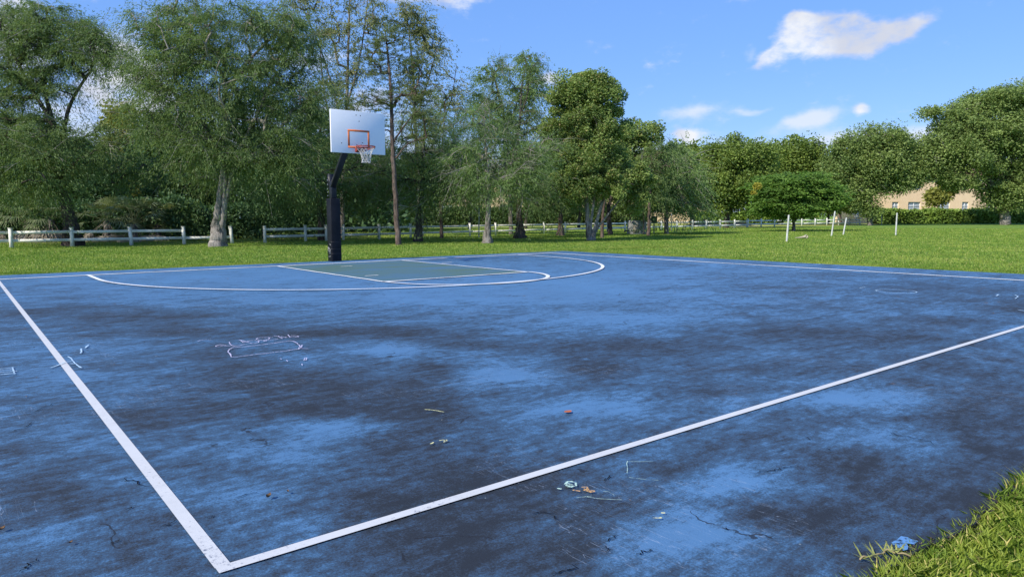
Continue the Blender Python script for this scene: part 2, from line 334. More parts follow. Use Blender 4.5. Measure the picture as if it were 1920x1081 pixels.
mf = mat('field_grass', rough=.95, spec=.1); t = NT(mf); co = t.coord('Object'); n1 = t.noise(co, .25, 5); n3 = t.noise(co, 9, 5, .7)
c = t.mix(t.mapr(n1, .35, .65), (.30, .32, .07), (.22, .30, .05)); c = t.mix(t.math('MULTIPLY', t.mapr(n3, .4, .75), .6), c, (.36, .33, .13)); t.link(c, 'Base Color')
Q = np.array([gp(720, 447.3), gp(1400, 425.6), gp(1640, 421.5), gd(1700, 125), gd(640, 125), gd(700, 60)]); Q[:, 2] = -.028
tag(mesh_np('field', Q, np.arange(6)[None], mf), kind='structure')
def back_edge(x): return 1.34-.05*(x+7.6)*.6
XR0, XR1 = 9.05, 9.55                      # right edge drifts outwards towards the viewer
def right_edge(y): return XR0+(XR1-XR0)*np.clip((1-y)/18, 0, 1)
YN = -17.12; XL = -16.0
def nn(x, s): return .5*np.sin(x*2.1+s)+.3*np.sin(x*5.3+2*s)+.2*np.sin(x*13.7+3*s)
nu, nv = 220, 160
U, Vv = np.meshgrid(np.linspace(0, 1, nu), np.linspace(0, 1, nv))
yy0 = YN+(1-YN)*Vv; XX = XL+(right_edge(yy0)-XL)*U
top = back_edge(XX)+.02*nn(XX, 1); bot = YN+.035*nn(XX*1.7, 4)-.008*(XX+5)
YY = bot+(top-bot)*Vv
P = np.stack([XX, YY, np.zeros_like(XX)], -1).reshape(-1, 3)
px, py, pz = project(P); ok = pz > .5
spots = [(60,580,130,13,.45),(270,590,150,13,.6),(340,622,70,14,.55),(560,625,190,13,.5),(150,625,130,22,.3),(700,620,140,13,.55),(830,640,100,14,.5),(470,705,80,40,.55),(610,725,170,45,.75),
 (825,692,55,16,.55),(720,760,210,40,.7),(1050,652,180,16,.5),(1100,693,100,18,.75),(1240,648,140,22,.45),(1490,622,140,13,.5),(1800,603,85,7,.8),(1900,570,120,20,.4),(380,765,160,20,.5),(300,792,90,18,.6),
 (250,772,45,16,.4),(100,930,110,38,.7),(240,1040,120,30,.55),(720,840,120,35,.5),(770,900,200,60,.65),(860,960,180,50,.7),(900,1045,220,40,.9),(1110,900,120,30,.3),(1590,862,90,26,.7),(1660,1000,150,50,1.0),
 (1500,965,120,28,.75),(1850,780,90,45,.85),(1880,860,80,40,.9),(1760,935,110,40,.9),(1400,800,150,30,.35),(1370,735,120,16,.45),(1450,690,150,16,.35),(1650,640,150,18,.45),(1800,680,120,20,.35),(1750,535,170,14,.35),(1450,545,160,9,.3),(1560,515,200,5,.35),
 (1300,540,140,7,.2),(380,562,70,6,.3),(420,545,160,6,.15),(860,570,60,5,.2),(60,760,70,22,.35),(30,840,60,25,.3),(1150,960,80,30,.4),(1050,1050,60,30,.4),(1500,730,90,12,.3),
 (600,800,110,22,-.5),(530,850,120,22,-.5),(745,655,80,16,-.8),(950,702,100,20,-.75),(1050,762,140,20,-.6),(1230,1000,90,50,-.8),(1370,900,80,26,-.55),(1610,745,150,20,-.65),(1310,975,60,50,-.6),(450,740,50,10,-.5),(120,700,100,16,-.4),
 (470,925,140,25,-.35),(170,900,80,16,-.4),(90,1010,100,22,-.35),(1480,950,30,15,-.3),(1420,790,60,14,-.4),(700,560,400,16,-.3),(430,520,400,22,-.25),(1100,540,260,30,-.35),(1150,600,180,14,-.45),(640,690,60,14,-.2),(1640,820,100,20,-.4),(1500,745,200,14,-.3),
 (560,680,50,14,-.3),(1340,800,60,18,-.3),(680,800,110,22,-.3)]
wear = np.full(len(P), .30)
wear += .12*np.clip((py-560)/300, -1, 1)+.10*np.clip((px-1100)/600, 0, 1)
wear -= .22*np.exp(-((py-520)/50)**2)
for (a, b, c_, d, e) in spots: wear += 1.0*e*np.exp(-((px-a)/c_)**2-((py-b)/d)**2)*1.0
wear = np.clip(np.where(ok, wear, .45), -.7, 1.0)
bl = -.35*np.exp(-(((P[:, 0]-0)/5)**2+((P[:, 1]+3.5)/3.5)**2)); wear += np.where(ok, bl*.4, bl)
rim = np.zeros(len(P)); dB = (P[:, 1]-bot.reshape(-1)); rim = np.clip(1-dB/.10, 0, 1)
dR = right_edge(P[:, 1])-P[:, 0]; dT = top.reshape(-1)-P[:, 1]
i = (np.arange(nv-1)[:, None]*nu+np.arange(nu-1)[None]).ravel()
court = mesh_np('basketball_court', P, np.stack([i, i+1, i+nu+1, i+nu], 1), M_COURT)
# skirt of the slab
for nme, arr in (('wear', wear), ('rim', rim)):
    at_ = court.data.attributes.new(nme, 'FLOAT', 'POINT'); at_.data.foreach_set('value', arr.astype(np.float32))
tag(court, kind='structure')
sk = MB(); G = P.reshape(nv, nu, 3)
for line in (G[0], G[:, -1], G[-1], G[:, 0]):
    Vs = np.stack([line, line-np.array([0, 0, .05])], 1).reshape(-1, 3); k = np.arange(len(line)-1)[:, None]*2; sk.add(Vs, np.hstack([k, k+2, k+3, k+1]))
sk.build('slab_edge', mat('broken_asphalt', (.02, .02, .02), .95), court)

FT = .3048; HW = 7.7196; LL = 15.573; LW = .052
def seg(a, b, n=40): return np.stack([np.linspace(a[0], b[0], n), np.linspace(a[1], b[1], n), np.full(n, .004)], 1)
def wob(Pn, amp=.006):
    s = np.arange(len(Pn)); return Pn+np.stack([amp*np.sin(s*.9+len(Pn)), amp*np.sin(s*1.3), 0*s], 1)
def court_part(name, mb, m): o = mb.build(name, m, court); return o
court_part('sideline', MB().strip(seg((-HW, -.03), (-HW, -LL+.026), 60), .057), M_LINE)
court_part('sideline', MB().strip(seg((HW, .026), (HW, -LL+.026), 60), .12, .006), M_LINE_FAR)
court_part('baseline', MB().strip(wob(seg((-HW-.026, 0), (HW+.05, 0), 60)), .13, .009), M_LINE_FAR)
hl = seg((-HW-.028, -LL), (HW+.026, -LL), 80); hl[:, 1] += .0+.05*np.sin((hl[:, 0]+HW)/(2*HW)*math.pi)*0
court_part('half_court_line', MB().strip(hl+np.array([0, 0, .003]), .055), M_LINE)
K = 6*FT; FL = 5.846; R3 = 6.0956; YH = 1.482
mk_ = MB().add([(-K+.03, -.03, .004), (-K+.03, -FL+.03, .004), (K-.03, -FL+.03, .004), (K-.03, -.03, .004)], [(0, 1, 2, 3)]); court_part('key_area', mk_, M_KEY)
for s in (-1, 1): court_part('lane_line', MB().strip(wob(seg((s*K, -.03), (s*K, -FL), 40)), .075, .012), M_LINE_FAR)
court_part('free_throw_line', MB().strip(wob(seg((-K-.026, -FL), (K+.026, -FL), 30)), .10, .014), M_LINE_FAR)
th = np.linspace(0, math.pi, 60)
court_part('free_throw_circle', MB().strip(np.stack([K*np.cos(th), -FL-K*np.sin(th), 0*th+.008], 1), .085, .017), M_LINE_FAR)
th = np.linspace(0, math.pi, 110)
arc = np.stack([R3*np.cos(th), -YH-R3*np.sin(th), 0*th], 1)
arc = np.vstack([seg((R3, -.03), (R3, -YH+.02), 8), arc, seg((-R3, -YH+.02), (-R3, -.03), 8)])
court_part('three_point_line', MB().strip(arc, .085, .020), M_LINE_FAR)
for (a, b) in ((650, 499.5), (697, 517), (838, 492.5)):          # lane ticks
    p = gp(a, b); court_part('lane_tick', MB().strip(seg((p[0]-.16, p[1]), (p[0]+.16, p[1]), 4), .06, .011), M_LINE_FAR)

def chalk(name, polys, m, w=.012, z=.012):
    mb = MB()
    for pl in polys:
        Q = np.array([gp(u, v) for u, v in pl]); q = [Q[0]]
        for a, b in zip(Q[:-1], Q[1:]):
            for k in (.25, .5, .75, 1): q.append(a+(b-a)*k)
        q = np.array(q); q[:, :2] += rng.normal(0, .0015, (len(q), 2)); mb.strip(q, w*np.clip(rng.normal(1, .2, len(q)), .5, 1.6), z)
    return tag(court_part(name, mb, m))
def z8(pts): return [(370+a/8, 610+b/8) for a, b in pts]
chalk('chalk_writing', [z8(p) for p in (
    [(345,300),(300,312),(272,325),(300,332),(360,326),(440,320),(500,318),(560,322),(640,312),(745,290)], [(480,265),(490,290),(515,312),(560,320)], [(340,302),(430,312)],
    [(625,230),(680,240),(740,260),(800,280),(830,288)], [(650,238),(690,268),(740,255),(800,240),(870,240),(925,252),(910,270),(860,282),(830,288)],
    [(960,196),(910,200),(880,214),(920,232),(990,240),(1060,222),(1088,206),(1060,194),(960,196)], [(990,240),(1010,250),(1050,236),(1120,228),(1215,216)], [(1060,194),(1130,190)],
    [(1150,172),(1215,178),(1250,196),(1280,210)], [(1215,178),(1225,168)], [(1255,180),(1300,190),(1340,196)], [(1360,150),(1375,170),(1395,192)], [(1300,190),(1370,185)], [(1395,192),(1440,182),(1500,190),(1520,180),(1490,168),(1400,165)])], M_CHALK, .009)
chalk('chalk_outline', [z8(p) for p in (
    [(505,486),(500,455),(480,430),(458,408),(480,375),(520,350),(560,340),(700,335),(850,318),(1000,300),(1150,280),(1280,258),(1400,245),(1440,250),(1500,280),(1540,325),(1555,355)],
    [(505,488),(600,486),(760,465),(900,445),(1050,432),(1200,412),(1330,398),(1430,378),(1520,366),(1560,358),(1660,364)], [(1520,372),(1530,340),(1550,355),(1575,305)])], M_CHALK, .010)
chalk('chalk_scribble', [z8(p) for p in ([(1600,540),(1615,500),(1640,500),(1635,530),(1610,540)], [(1570,590),(1572,615)], [(1240,510),(1262,522)], [(1340,535),(1355,555)], [(0,252),(60,235),(130,225),(210,230)])], M_CHALK, .007)
chalk('chalk_mark', [[(128,670),(134,674),(139,682),(150,690.5),(154,691.5)], [(96,691),(110,686),(121,681),(134,679)], [(131,683.5),(142,684)], [(152,655),(153,660),(151,664)], [(160,654),(166,648)]], M_CHALKB, .013)
chalk('chalk_ladder', [[(-8,694.5),(25,691)], [(-8,697.3),(24,694)], [(-8,701),(32,697.5)], [(-8,705),(31,701.5)], [(23.5,690),(25,696),(27,703)]], M_CHALKB, .013)
cc = gp(1680, 547); th = np.linspace(0, 2*math.pi, 26)
court_part('chalk_circle', MB().strip(np.stack([cc[0]+.30*np.cos(th), cc[1]+.30*np.sin(th), 0*th+.012], 1), .018), M_CHALKB)
chalk('chalk_mark', [[(1903,554),(1909,557),(1903,561)], [(1872,553),(1868,556)], [(1909,582),(1920,584)], [(1612,541),(1622,539)]], M_CHALKB, .018)
def z3(pts): return [(640+a/2.994, 720+b/2.994) for a, b in pts]
chalk('chalk_flower', [z3(p) for p in ([(1255,575),(1265,560),(1290,557),(1315,565),(1318,580),(1290,590),(1268,585),(1258,572)], [(1270,570),(1300,575)], [(1210,595),(1235,600)], [(1265,583),(1300,582)])], M_CHALKG, .010)
chalk('chalk_petal', [z3(p) for p in ([(1350,590),(1375,588),(1385,605),(1425,612),(1400,618),(1360,605)], [(1360,598),(1410,615)], [(1300,605),(1340,612)])], M_CHALKO, .009)
chalk('chalk_stem', [z3(p) for p in ([(1470,612),(1500,615),(1530,635)], [(1370,642),(1440,655),(1570,660)], [(1320,648),(1400,640)], [(1605,440),(1603,510)], [(1605,445),(1750,445)], [(1615,535),(1700,545),(1780,550)])], M_CHALKG, .0025)
chalk('chalk_dash', [z3(p) for p in ([(500,345),(520,335)], [(550,325),(575,322),(595,328)], [(575,335),(592,322)], [(465,150),(505,152),(575,165)], [(1750,765),(1800,762)], [(1795,735),(1820,733)])], M_CHALKY, .009)
def z3r(pts): return [(1280+a/2.994, 720+b/2.994) for a, b in pts]
mb = MB()
for pl in (z3r([(390,503),(440,495),(500,490),(540,482),(600,468),(655,465)]), z3r([(1140,262),(1180,280),(1210,292),(1290,300),(1360,322),(1395,325),(1400,345)]), z3r([(705,300),(712,318)]), z3r([(800,360),(845,380)]), z3r([(525,385),(570,372)]), z3r([(215,812),(255,822)]),
           z3([(1180,1075),(1230,1060),(1290,1045),(1308,1012)]), z3([(1480,915),(1505,945)]), z3([(1495,880),(1520,868),(1550,848)]), z3([(1660,965),(1680,955),(1720,945),(1745,932)]), z3([(1190,745),(1210,768)]), z3([(1070,730),(1130,722),(1190,728)]), z3([(1470,545),(1500,530),(1525,510)]),
           [(60+0,775),(80,766),(110,754)], [(234,897),(250,903),(278,914)], [(296,988),(320,984),(328,977)], [(35,1075),(55,1062),(73,1045)], [(440,935),(465,927),(485,924)], [(385,971),(404,970)], [(236,957),(248,950)], [(213,1020),(222,1013)], [(18,812),(50,800),(62,792)]):
    Q = np.array([gp(u, v) for u, v in pl]); q = [Q[0]]
    for a, b in zip(Q[:-1], Q[1:]):
        for k in (.2, .4, .6, .8, 1): q.append(a+(b-a)*k+np.append(rng.normal(0, .006, 2), 0))
    q = np.array(q); w = .0048*np.sin(np.linspace(.15, 3, len(q)))*np.clip(rng.normal(1, .4, len(q)), .3, 2); mb.strip(q, w+.001, .006)
court_part('surface_crack', mb, M_CRACK)
def patch(name, pts, m, z=.006):
    Q = np.array([gp(u, v) for u, v in pts]); Q[:, 2] = z; c0 = Q.mean(0); nq = len(Q)
    court_part(name, MB().add(np.vstack([Q, c0]), [(k, (k+1) % nq, nq) for k in range(nq)]), m)
patch('paint_patch', z3r([(1172,893),(1200,880),(1225,858),(1265,865),(1280,875),(1322,886),(1300,905),(1270,900),(1262,935),(1240,940),(1215,925),(1185,915)]), M_PATCH)

# ------------------------------------------------------------------ grass
def blades(name, P, h, w, m, lean=.5, parent=None):
    n = len(P); a = rng.uniform(0, 2*math.pi, n); h = h*rng.uniform(.55, 1.25, n); la = rng.uniform(0, 2*math.pi, n); ll = h*lean*rng.uniform(.1, 1.3, n)
    d = np.stack([np.cos(a), np.sin(a), 0*a], 1)*(w*.5)[:, None] if np.ndim(w) else np.stack([np.cos(a), np.sin(a), 0*a], 1)*w*.5
    mid = P+np.stack([np.cos(la)*ll*.35, np.sin(la)*ll*.35, h*.6], 1); tip = P+np.stack([np.cos(la)*ll, np.sin(la)*ll, h*.93], 1)
    V = np.stack([P-d, P+d, mid+d*.8, tip, mid-d*.8], 1).reshape(-1, 3)
    return mesh_np(name, V, (np.arange(n)[:, None]*5+np.arange(5)[None]), m, parent)
def on_court(x, y, pad=0): return (y > YN-.008*(x+5)+.035*nn(x*1.7, 4)+pad) & (y < back_edge(x)-pad) & (x < right_edge(y)-pad) & (x > XL)
n = 120000; x = np.where(rng.random(n) < .62, rng.uniform(-7.2, -1.5, n), rng.uniform(-12, 10, n)); y = YN-rng.random(n)**1.4*3.2+.05
k = ~on_court(x, y, .015+.02*rng.random(n)); x, y = x[k], y[k]
dd = np.hypot(x-CAM[0], y-CAM[1]); k = dd > .6; x, y = x[k], y[k]
tuft = .7+.6*(.5+.5*np.sin(x*9+3*np.sin(y*7)))*(.5+.5*np.sin(y*11+2*np.sin(x*5)))
near = blades('grass', np.stack([x, y, np.full(len(x), -.03)], 1), .062*tuft, .0065, M_BLADE, 1.1); tag(near, 'short green lawn grass with yellow tips along the near court edge', 'grass', kind='stuff')
n = 600000; dist = 17+rng.random(n)**1.5*60; az = YAW+rng.uniform(-.85, .85, n)
x = CAM[0]+dist*np.sin(az); y = CAM[1]+dist*np.cos(az); k = ~on_court(x, y, .01); x, y, dist = x[k], y[k], dist[k]
e = rng.random(60000)*30-15; xe = e; ye = back_edge(xe)+rng.random(60000)**2*1.2-.01; yr = rng.uniform(-17, 1, 40000); xr = right_edge(yr)+rng.random(40000)**2*1.2-.01
x = np.concatenate([x, xe, xr]); y = np.concatenate([y, ye, yr]); dist = np.concatenate([dist, np.hypot(xe-CAM[0], ye-CAM[1]), np.hypot(xr-CAM[0], yr-CAM[1])])
k = ~on_court(x, y, .0); x, y, dist = x[k], y[k], dist[k]
far = blades('grass', np.stack([x, y, np.full(len(x), -.035)], 1), .032+.0005*dist, .006+.0005*dist, M_BLADE_FAR, .8); tag(far, 'mown green lawn grass of the park beyond the court', 'grass', kind='stuff')

# ------------------------------------------------------------------ trees
def catmull(P, R, m=8):
    P = np.asarray(P, float); R = np.asarray(R, float)
    if len(P) < 3:
        s = np.linspace(0, 1, m)[:, None]; return P[0]+(P[-1]-P[0])*s, np.linspace(R[0], R[-1], m)
    A = np.vstack([2*P[0]-P[1], P, 2*P[-1]-P[-2]]); o = []; ro = []
    for i in range(len(P)-1):
        p0, p1, p2, p3 = A[i:i+4]
        for s in np.linspace(0, 1, m, endpoint=(i == len(P)-2)):
            o.append(.5*((2*p1)+(-p0+p2)*s+(2*p0-5*p1+4*p2-p3)*s*s+(-p0+3*p1-3*p2+p3)*s**3)); ro.append(R[i]+(R[i+1]-R[i])*s)
    return np.array(o), np.array(ro)
def frusta(mb, A, B, ra, rb, k=5):
    T = B-A; Ln = np.linalg.norm(T, axis=1)[:, None]+1e-9; T = T/Ln
    ref = np.where(np.abs(T[:, 2:3]) < .9, np.array([[0, 0, 1.]]), np.array([[1., 0, 0]])); X = np.cross(T, ref); X /= np.linalg.norm(X, axis=1)[:, None]; Yv = np.cross(T, X)
    th = np.arange(k)*2*math.pi/k; c = np.cos(th)[None, :, None]; s = np.sin(th)[None, :, None]
    ring = X[:, None]*c+Yv[:, None]*s
    V = np.concatenate([A[:, None]+ring*ra[:, None, None], B[:, None]+ring*rb[:, None, None]], 1)
    n = len(A); base = np.arange(n)[:, None, None]*2*k; j = np.arange(k)[None, :, None]; j2 = (j+1) % k
    Fq = np.concatenate([base+j, base+j2, base+k+j2, base+k+j], 2).reshape(-1, 4); mb.add(V.reshape(-1, 3), Fq)
def leaves(cent, dirs, L_, Wd, fold=.0):
    """rhombic leaves: centres, axis directions"""
    n = len(cent); dirs = dirs/(np.linalg.norm(dirs, axis=1)[:, None]+1e-9)
    r = rng.normal(size=(n, 3)); s = np.cross(dirs, r); s /= np.linalg.norm(s, axis=1)[:, None]+1e-9
    L_ = (L_*rng.uniform(.6, 1.3, n))[:, None]; Wd = (Wd*rng.uniform(.7, 1.25, n))[:, None]
    V = np.stack([cent-dirs*L_*.5, cent+s*Wd*.5-dirs*L_*.05, cent+dirs*L_*.5, cent-s*Wd*.5-dirs*L_*.05], 1).reshape(-1, 3)
    return V, np.arange(n)[:, None]*4+np.arange(4)[None]
tree_id = [0]
def tree(name, label, base, trunk, lobes, nclus, nleaf, leaf=(.1, .06), style='broad', bark=BARK_GREY, fol=FOL_BROAD, group=None, cat='tree',
         rc=.45, twigs=0, twig_len=.9, limbs=(), flare=0., cluster_flat=.8, rtip=.012, extra=None, shell=.35, depthr=.85, stems=None):
    """trunk: [(u,v,radius)...] sight points in the upright plane of the base; lobes: (u,v,ru,rv[,weight])"""
    global rng
    tree_id[0] += 1; rng = np.random.default_rng(100+tree_id[0])
    D = depth(base); mpp = D/F*1.0
    root = empty(name, base, label, cat, group)
    mb = MB(); nodes = []; par = []; fixed = []
    base0 = base.copy(); base0[2] = -.06
    def addpath(Pn, Rn, parent=-1):
        last = parent
        for p, r_ in zip(Pn, Rn): nodes.append(p); par.append(last); fixed.append(r_); last = len(nodes)-1
        return last
    polys = [trunk]+list(limbs) if stems is None else list(stems)+list(limbs)
    for li, pl in enumerate(polys):
        isroot = li == 0 or (stems is not None and li < len(stems))
        Q = [np.array(at(u, v, base), float) for u, v, *_ in pl]; R = [q[2] for q in pl]
        off = [q[3] if len(q) > 3 else 0 for q in pl]
        if R[-1] > .022: Q.append(Q[-1]+(Q[-1]-Q[-2])*.3+rng.normal(0, .08, 3)); R.append(.012); off.append(off[-1])
        Q = [q+FWH*o for q, o in zip(Q, off)]
        if isroot:
            Q[0][2] = -.06
        Pn, Rn = catmull(Q, R, 7)
        Pn[1:-1] += rng.normal(0, 1, (len(Pn)-2, 3))*Rn[1:-1, None]*.12
        if isroot:
            k = 16 if D < 60 else 9; th = np.arange(k)*2*math.pi/k
            Pz, Rz = Pn, Rn.copy()
            if flare > 0:       # extra rings near the ground
                zz = Pz[:, 2]; Rz = Rn*(1+flare*np.exp(-np.maximum(zz, 0)/.6))
                extra_t = [0, .12, .25, .45, .7, 1.0]; seg_ = []
                for e_ in extra_t[1:]:
                    if e_ < Pz[1][2]: f_ = (e_-Pz[0][2])/(Pz[1][2]-Pz[0][2]); seg_.append((Pz[0]+(Pz[1]-Pz[0])*f_, Rn[0]*(1+flare*math.exp(-e_/.6))))
                if seg_:
                    Pz = np.vstack([Pz[:1], [s_[0] for s_ in seg_], Pz[1:]]); Rz = np.concatenate([Rz[:1], [s_[1] for s_ in seg_], Rz[1:]])
            T = np.gradient(Pz, axis=0); T /= np.linalg.norm(T, axis=1)[:, None]; A = np.cross(T, (0, 1, .01)); A /= np.linalg.norm(A, axis=1)[:, None]; B = np.cross(T, A)
            fl = np.exp(-np.maximum(Pz[:, 2], 0)/.6)[:, None]*flare*.2+.05
            rr = Rz[:, None]*(1+fl*np.sin(th*5+1.3*li)[None]+.05*np.sin(th*3+Pz[:, 2:3]*2))
            V = Pz[:, None]+rr[..., None]*(A[:, None]*np.cos(th)[None, :, None]+B[:, None]*np.sin(th)[None, :, None])
            i_ = np.arange(len(Pz)-1)[:, None]*k; j = np.arange(k)[None]; j2 = (j+1) % k
            mb.add(V.reshape(-1, 3), np.stack([i_+j, i_+j2, i_+k+j2, i_+k+j], -1).reshape(-1, 4))
            addpath(Pn, Rn)
        else:
            q0 = min(range(len(nodes)), key=lambda a: np.linalg.norm(nodes[a]-Pn[0])); Pn[0] = nodes[q0]
            frusta(mb, Pn[:-1], Pn[1:], Rn[:-1], Rn[1:], 9); addpath(Pn, Rn, q0)
    zmin = max(p[2] for p in [np.array(nodes[0])])
    nfix = len(nodes); tz = nodes[-1][2]
    low = [i for i in range(nfix) if nodes[i][2] > .28*max(q[2] for q in nodes[:nfix])]
    # cluster centres
    w = np.array([l[2]*l[3]*(l[4] if len(l) > 4 else 1) for l in lobes], float); w /= w.sum(); ch = rng.choice(len(lobes), nclus, p=w); cen = []
    for c_ in ch:
        u, v, ru, rv = lobes[c_][:4]; c0 = at(u, v, base); d = rng.normal(size=3); d /= np.linalg.norm(d); r_ = shell+(1-shell)*rng.random()**.6
        dz = lobes[c_][5] if len(lobes[c_]) > 5 else 0
        cen.append(c0+_r0*d[0]*ru*mpp*r_+FWH*(d[1]*ru*mpp*r_*depthr+dz)+np.array([0, 0, d[2]*rv*mpp*r_]))
    cen = np.array(cen); cen[:, 2] = np.maximum(cen[:, 2], .5)
    fork = np.array([nodes[i] for i in low]).mean(0); order = np.argsort(np.linalg.norm(cen-fork, axis=1))
    arr = np.zeros((nfix+nclus*4, 3)); arr[:nfix] = nodes; cnt = nfix; avail = np.zeros(len(arr), bool); avail[low] = True
    par = par+[-1]*(nclus*4); tip = {}
    for ci in order:
        p = cen[ci]; idx = np.nonzero(avail[:cnt])[0]; q = arr[idx]; dv = p-q; d = np.linalg.norm(dv, axis=1)
        cost = d*(1+.9*np.maximum(0, -dv[:, 2]/(d+1e-6)+.1)); b = idx[int(np.argmin(cost))]
        a = arr[b]; last = b; dist_ = np.linalg.norm(p-a)
        for s in (.35, .7, 1.0):
            pt = a+(p-a)*s+np.array([0, 0, .12*dist_*math.sin(s*math.pi)])+(rng.normal(0, .05, 3)*dist_ if s < 1 else 0)
            arr[cnt] = pt; par[cnt] = last; avail[cnt] = True; last = cnt; cnt += 1
    par = np.array(par[:cnt]); N_ = arr[:cnt]; cntd = np.ones(cnt)*.34
    for i_ in range(cnt-1, nfix-1, -1): cntd[par[i_]] += cntd[i_] if par[i_] >= nfix else 0
    R = rtip*np.sqrt(cntd*3)
    e = np.arange(nfix, cnt); pe = par[e]; ra = np.where(pe >= nfix, R[pe], R[e]*1.25); frusta(mb, N_[pe], N_[e], np.maximum(ra, R[e]), R[e], 5 if D < 60 else 4)
    tips = e[2::3]; pd = N_[tips]-N_[par[tips]]; pd /= np.linalg.norm(pd, axis=1)[:, None]+1e-9
    if twigs:
        tb = MB()
        ti = rng.integers(0, len(tips), twigs); A = N_[tips[ti]]; B = A
        d = pd[ti]+rng.normal(0, .75, (twigs, 3)); d[:, 2] = d[:, 2]*.6+.08; d /= np.linalg.norm(d, axis=1)[:, None]; ln = rng.uniform(.4, 1.2, twigs)[:, None]*twig_len
        P1 = A+d*ln*.5; d2 = d+rng.normal(0, .25, (twigs, 3)); d2[:, 2] -= .08; P2 = P1+d2*ln*.5
        rt = rng.uniform(.7, 1.5, twigs)*rtip*1.0; frusta(tb, A, P1, rt, rt*.75, 3); frusta(tb, P1, P2, rt*.75, rt*.35, 3)
        d3 = d+rng.normal(0, .5, (twigs, 3)); P3 = P1+d3*ln*.4; P4 = P2+(d2+np.array([0, 0, -.25]))*ln*.35; frusta(tb, P2, P4, rt*.35, rt*.2, 3); frusta(tb, P1, P3, rt*.6, rt*.25, 3)
    ntw = 0
    if twigs: ntw = sum(len(f) for f in tb.F4); mb.add(np.vstack(tb.V), np.vstack(tb.F4))
    tr = mb.build('trunk', bark, None, True); adopt(tr, root)
    if ntw and style == 'wispy' and bark is not BARK_RED:
        tr.data.materials.append(TWIG_PALE); mi = np.zeros(len(tr.data.polygons), np.int32); mi[-ntw:] = 1; tr.data.polygons.foreach_set('material_index', mi)
    # foliage
    ti = rng.integers(0, len(tips), nleaf); big = np.clip(rng.lognormal(0, .3, len(tips)), .5, 1.8)
    if style == 'broad':
        cl = N_[tips[ti]]; g = rng.normal(size=(nleaf, 3)); g /= np.linalg.norm(g, axis=1)[:, None]; g *= (rng.random(nleaf)**.45)[:, None]
        pos = cl+g*np.array([1, 1, cluster_flat])*(rc*big[ti])[:, None]
        dr = g+rng.normal(0, .7, (nleaf, 3)); dr[:, 2] = dr[:, 2]*.6-.15
    elif style == 'wispy':       # drooping feathery sprays strung along twigs
        ns = max(1, nleaf//24); si = rng.integers(0, len(tips), ns); sd = pd[si]*.5+rng.normal(0, .75, (ns, 3)); sd[:, 2] = sd[:, 2]*.55; sd /= np.linalg.norm(sd, axis=1)[:, None]
        sl_ = rng.uniform(.5, 1.5, ns)*rc*2.0*big[si]; k = rng.integers(0, ns, nleaf); s = rng.random(nleaf)
        pos = N_[tips[si[k]]]+sd[k]*(s*sl_[k])[:, None]; pos[:, 2] -= (s**2)*sl_[k]*.45; pos += rng.normal(0, .055, (nleaf, 3))*(rc/.6)*(1+s[:, None]*.6)
        dr = sd[k]+rng.normal(0, .42, (nleaf, 3)); dr[:, 2] -= .5+s*.6
    elif style == 'needle':      # upright tufts at shoot ends
        ns = max(1, nleaf//26); si = rng.integers(0, len(tips), ns); c0 = N_[tips[si]]+rng.normal(0, rc*.55, (ns, 3)); k = rng.integers(0, ns, nleaf)
        dr = rng.normal(size=(nleaf, 3)); dr[:, 2] = np.abs(dr[:, 2])*.7; dr /= np.linalg.norm(dr, axis=1)[:, None]; pos = c0[k]+dr*leaf[0]*.5
    elif style == 'feather':     # flat layered sprays
        ns = max(1, nleaf//22); si = rng.integers(0, len(tips), ns); c0 = N_[tips[si]]+rng.normal(0, rc*.5, (ns, 3))*np.array([1, 1, .35]); k = rng.integers(0, ns, nleaf)
        az_ = rng.uniform(0, 2*math.pi, nleaf); rr = rng.random(nleaf)**.5*rc*.6; pos = c0[k]+np.stack([np.cos(az_)*rr, np.sin(az_)*rr, -rr*rr*.35+rng.normal(0, .04, nleaf)], 1)
        dr = np.stack([np.cos(az_), np.sin(az_), -.3+rng.normal(0, .2, nleaf)], 1)
    pos[:, 2] = np.maximum(pos[:, 2], .25)
    V, Fq = leaves(pos, dr, leaf[0], leaf[1]); cr = mesh_np('crown', V, Fq, fol, None); adopt(cr, root)
    if extra:
        for (u, v, ru, rv, nl, fm, nm) in extra:
            g = rng.normal(size=(nl, 3)); g /= np.linalg.norm(g, axis=1)[:, None]; g *= rng.random(nl)[:, None]**.4
            pos = CAM+(at(u, v, base)-CAM)*.945+_r0*(g[:, :1]*ru*mpp)+FWH*(g[:, 1:2]*ru*mpp*.5)+np.array([[0, 0, 1.]])*(g[:, 2:]*rv*mpp)
            V, Fq = leaves(pos, g+rng.normal(0, .6, g.shape), leaf[0]*1.0, leaf[1]*1.0); adopt(mesh_np(nm, V, Fq, fm), root)
    return root

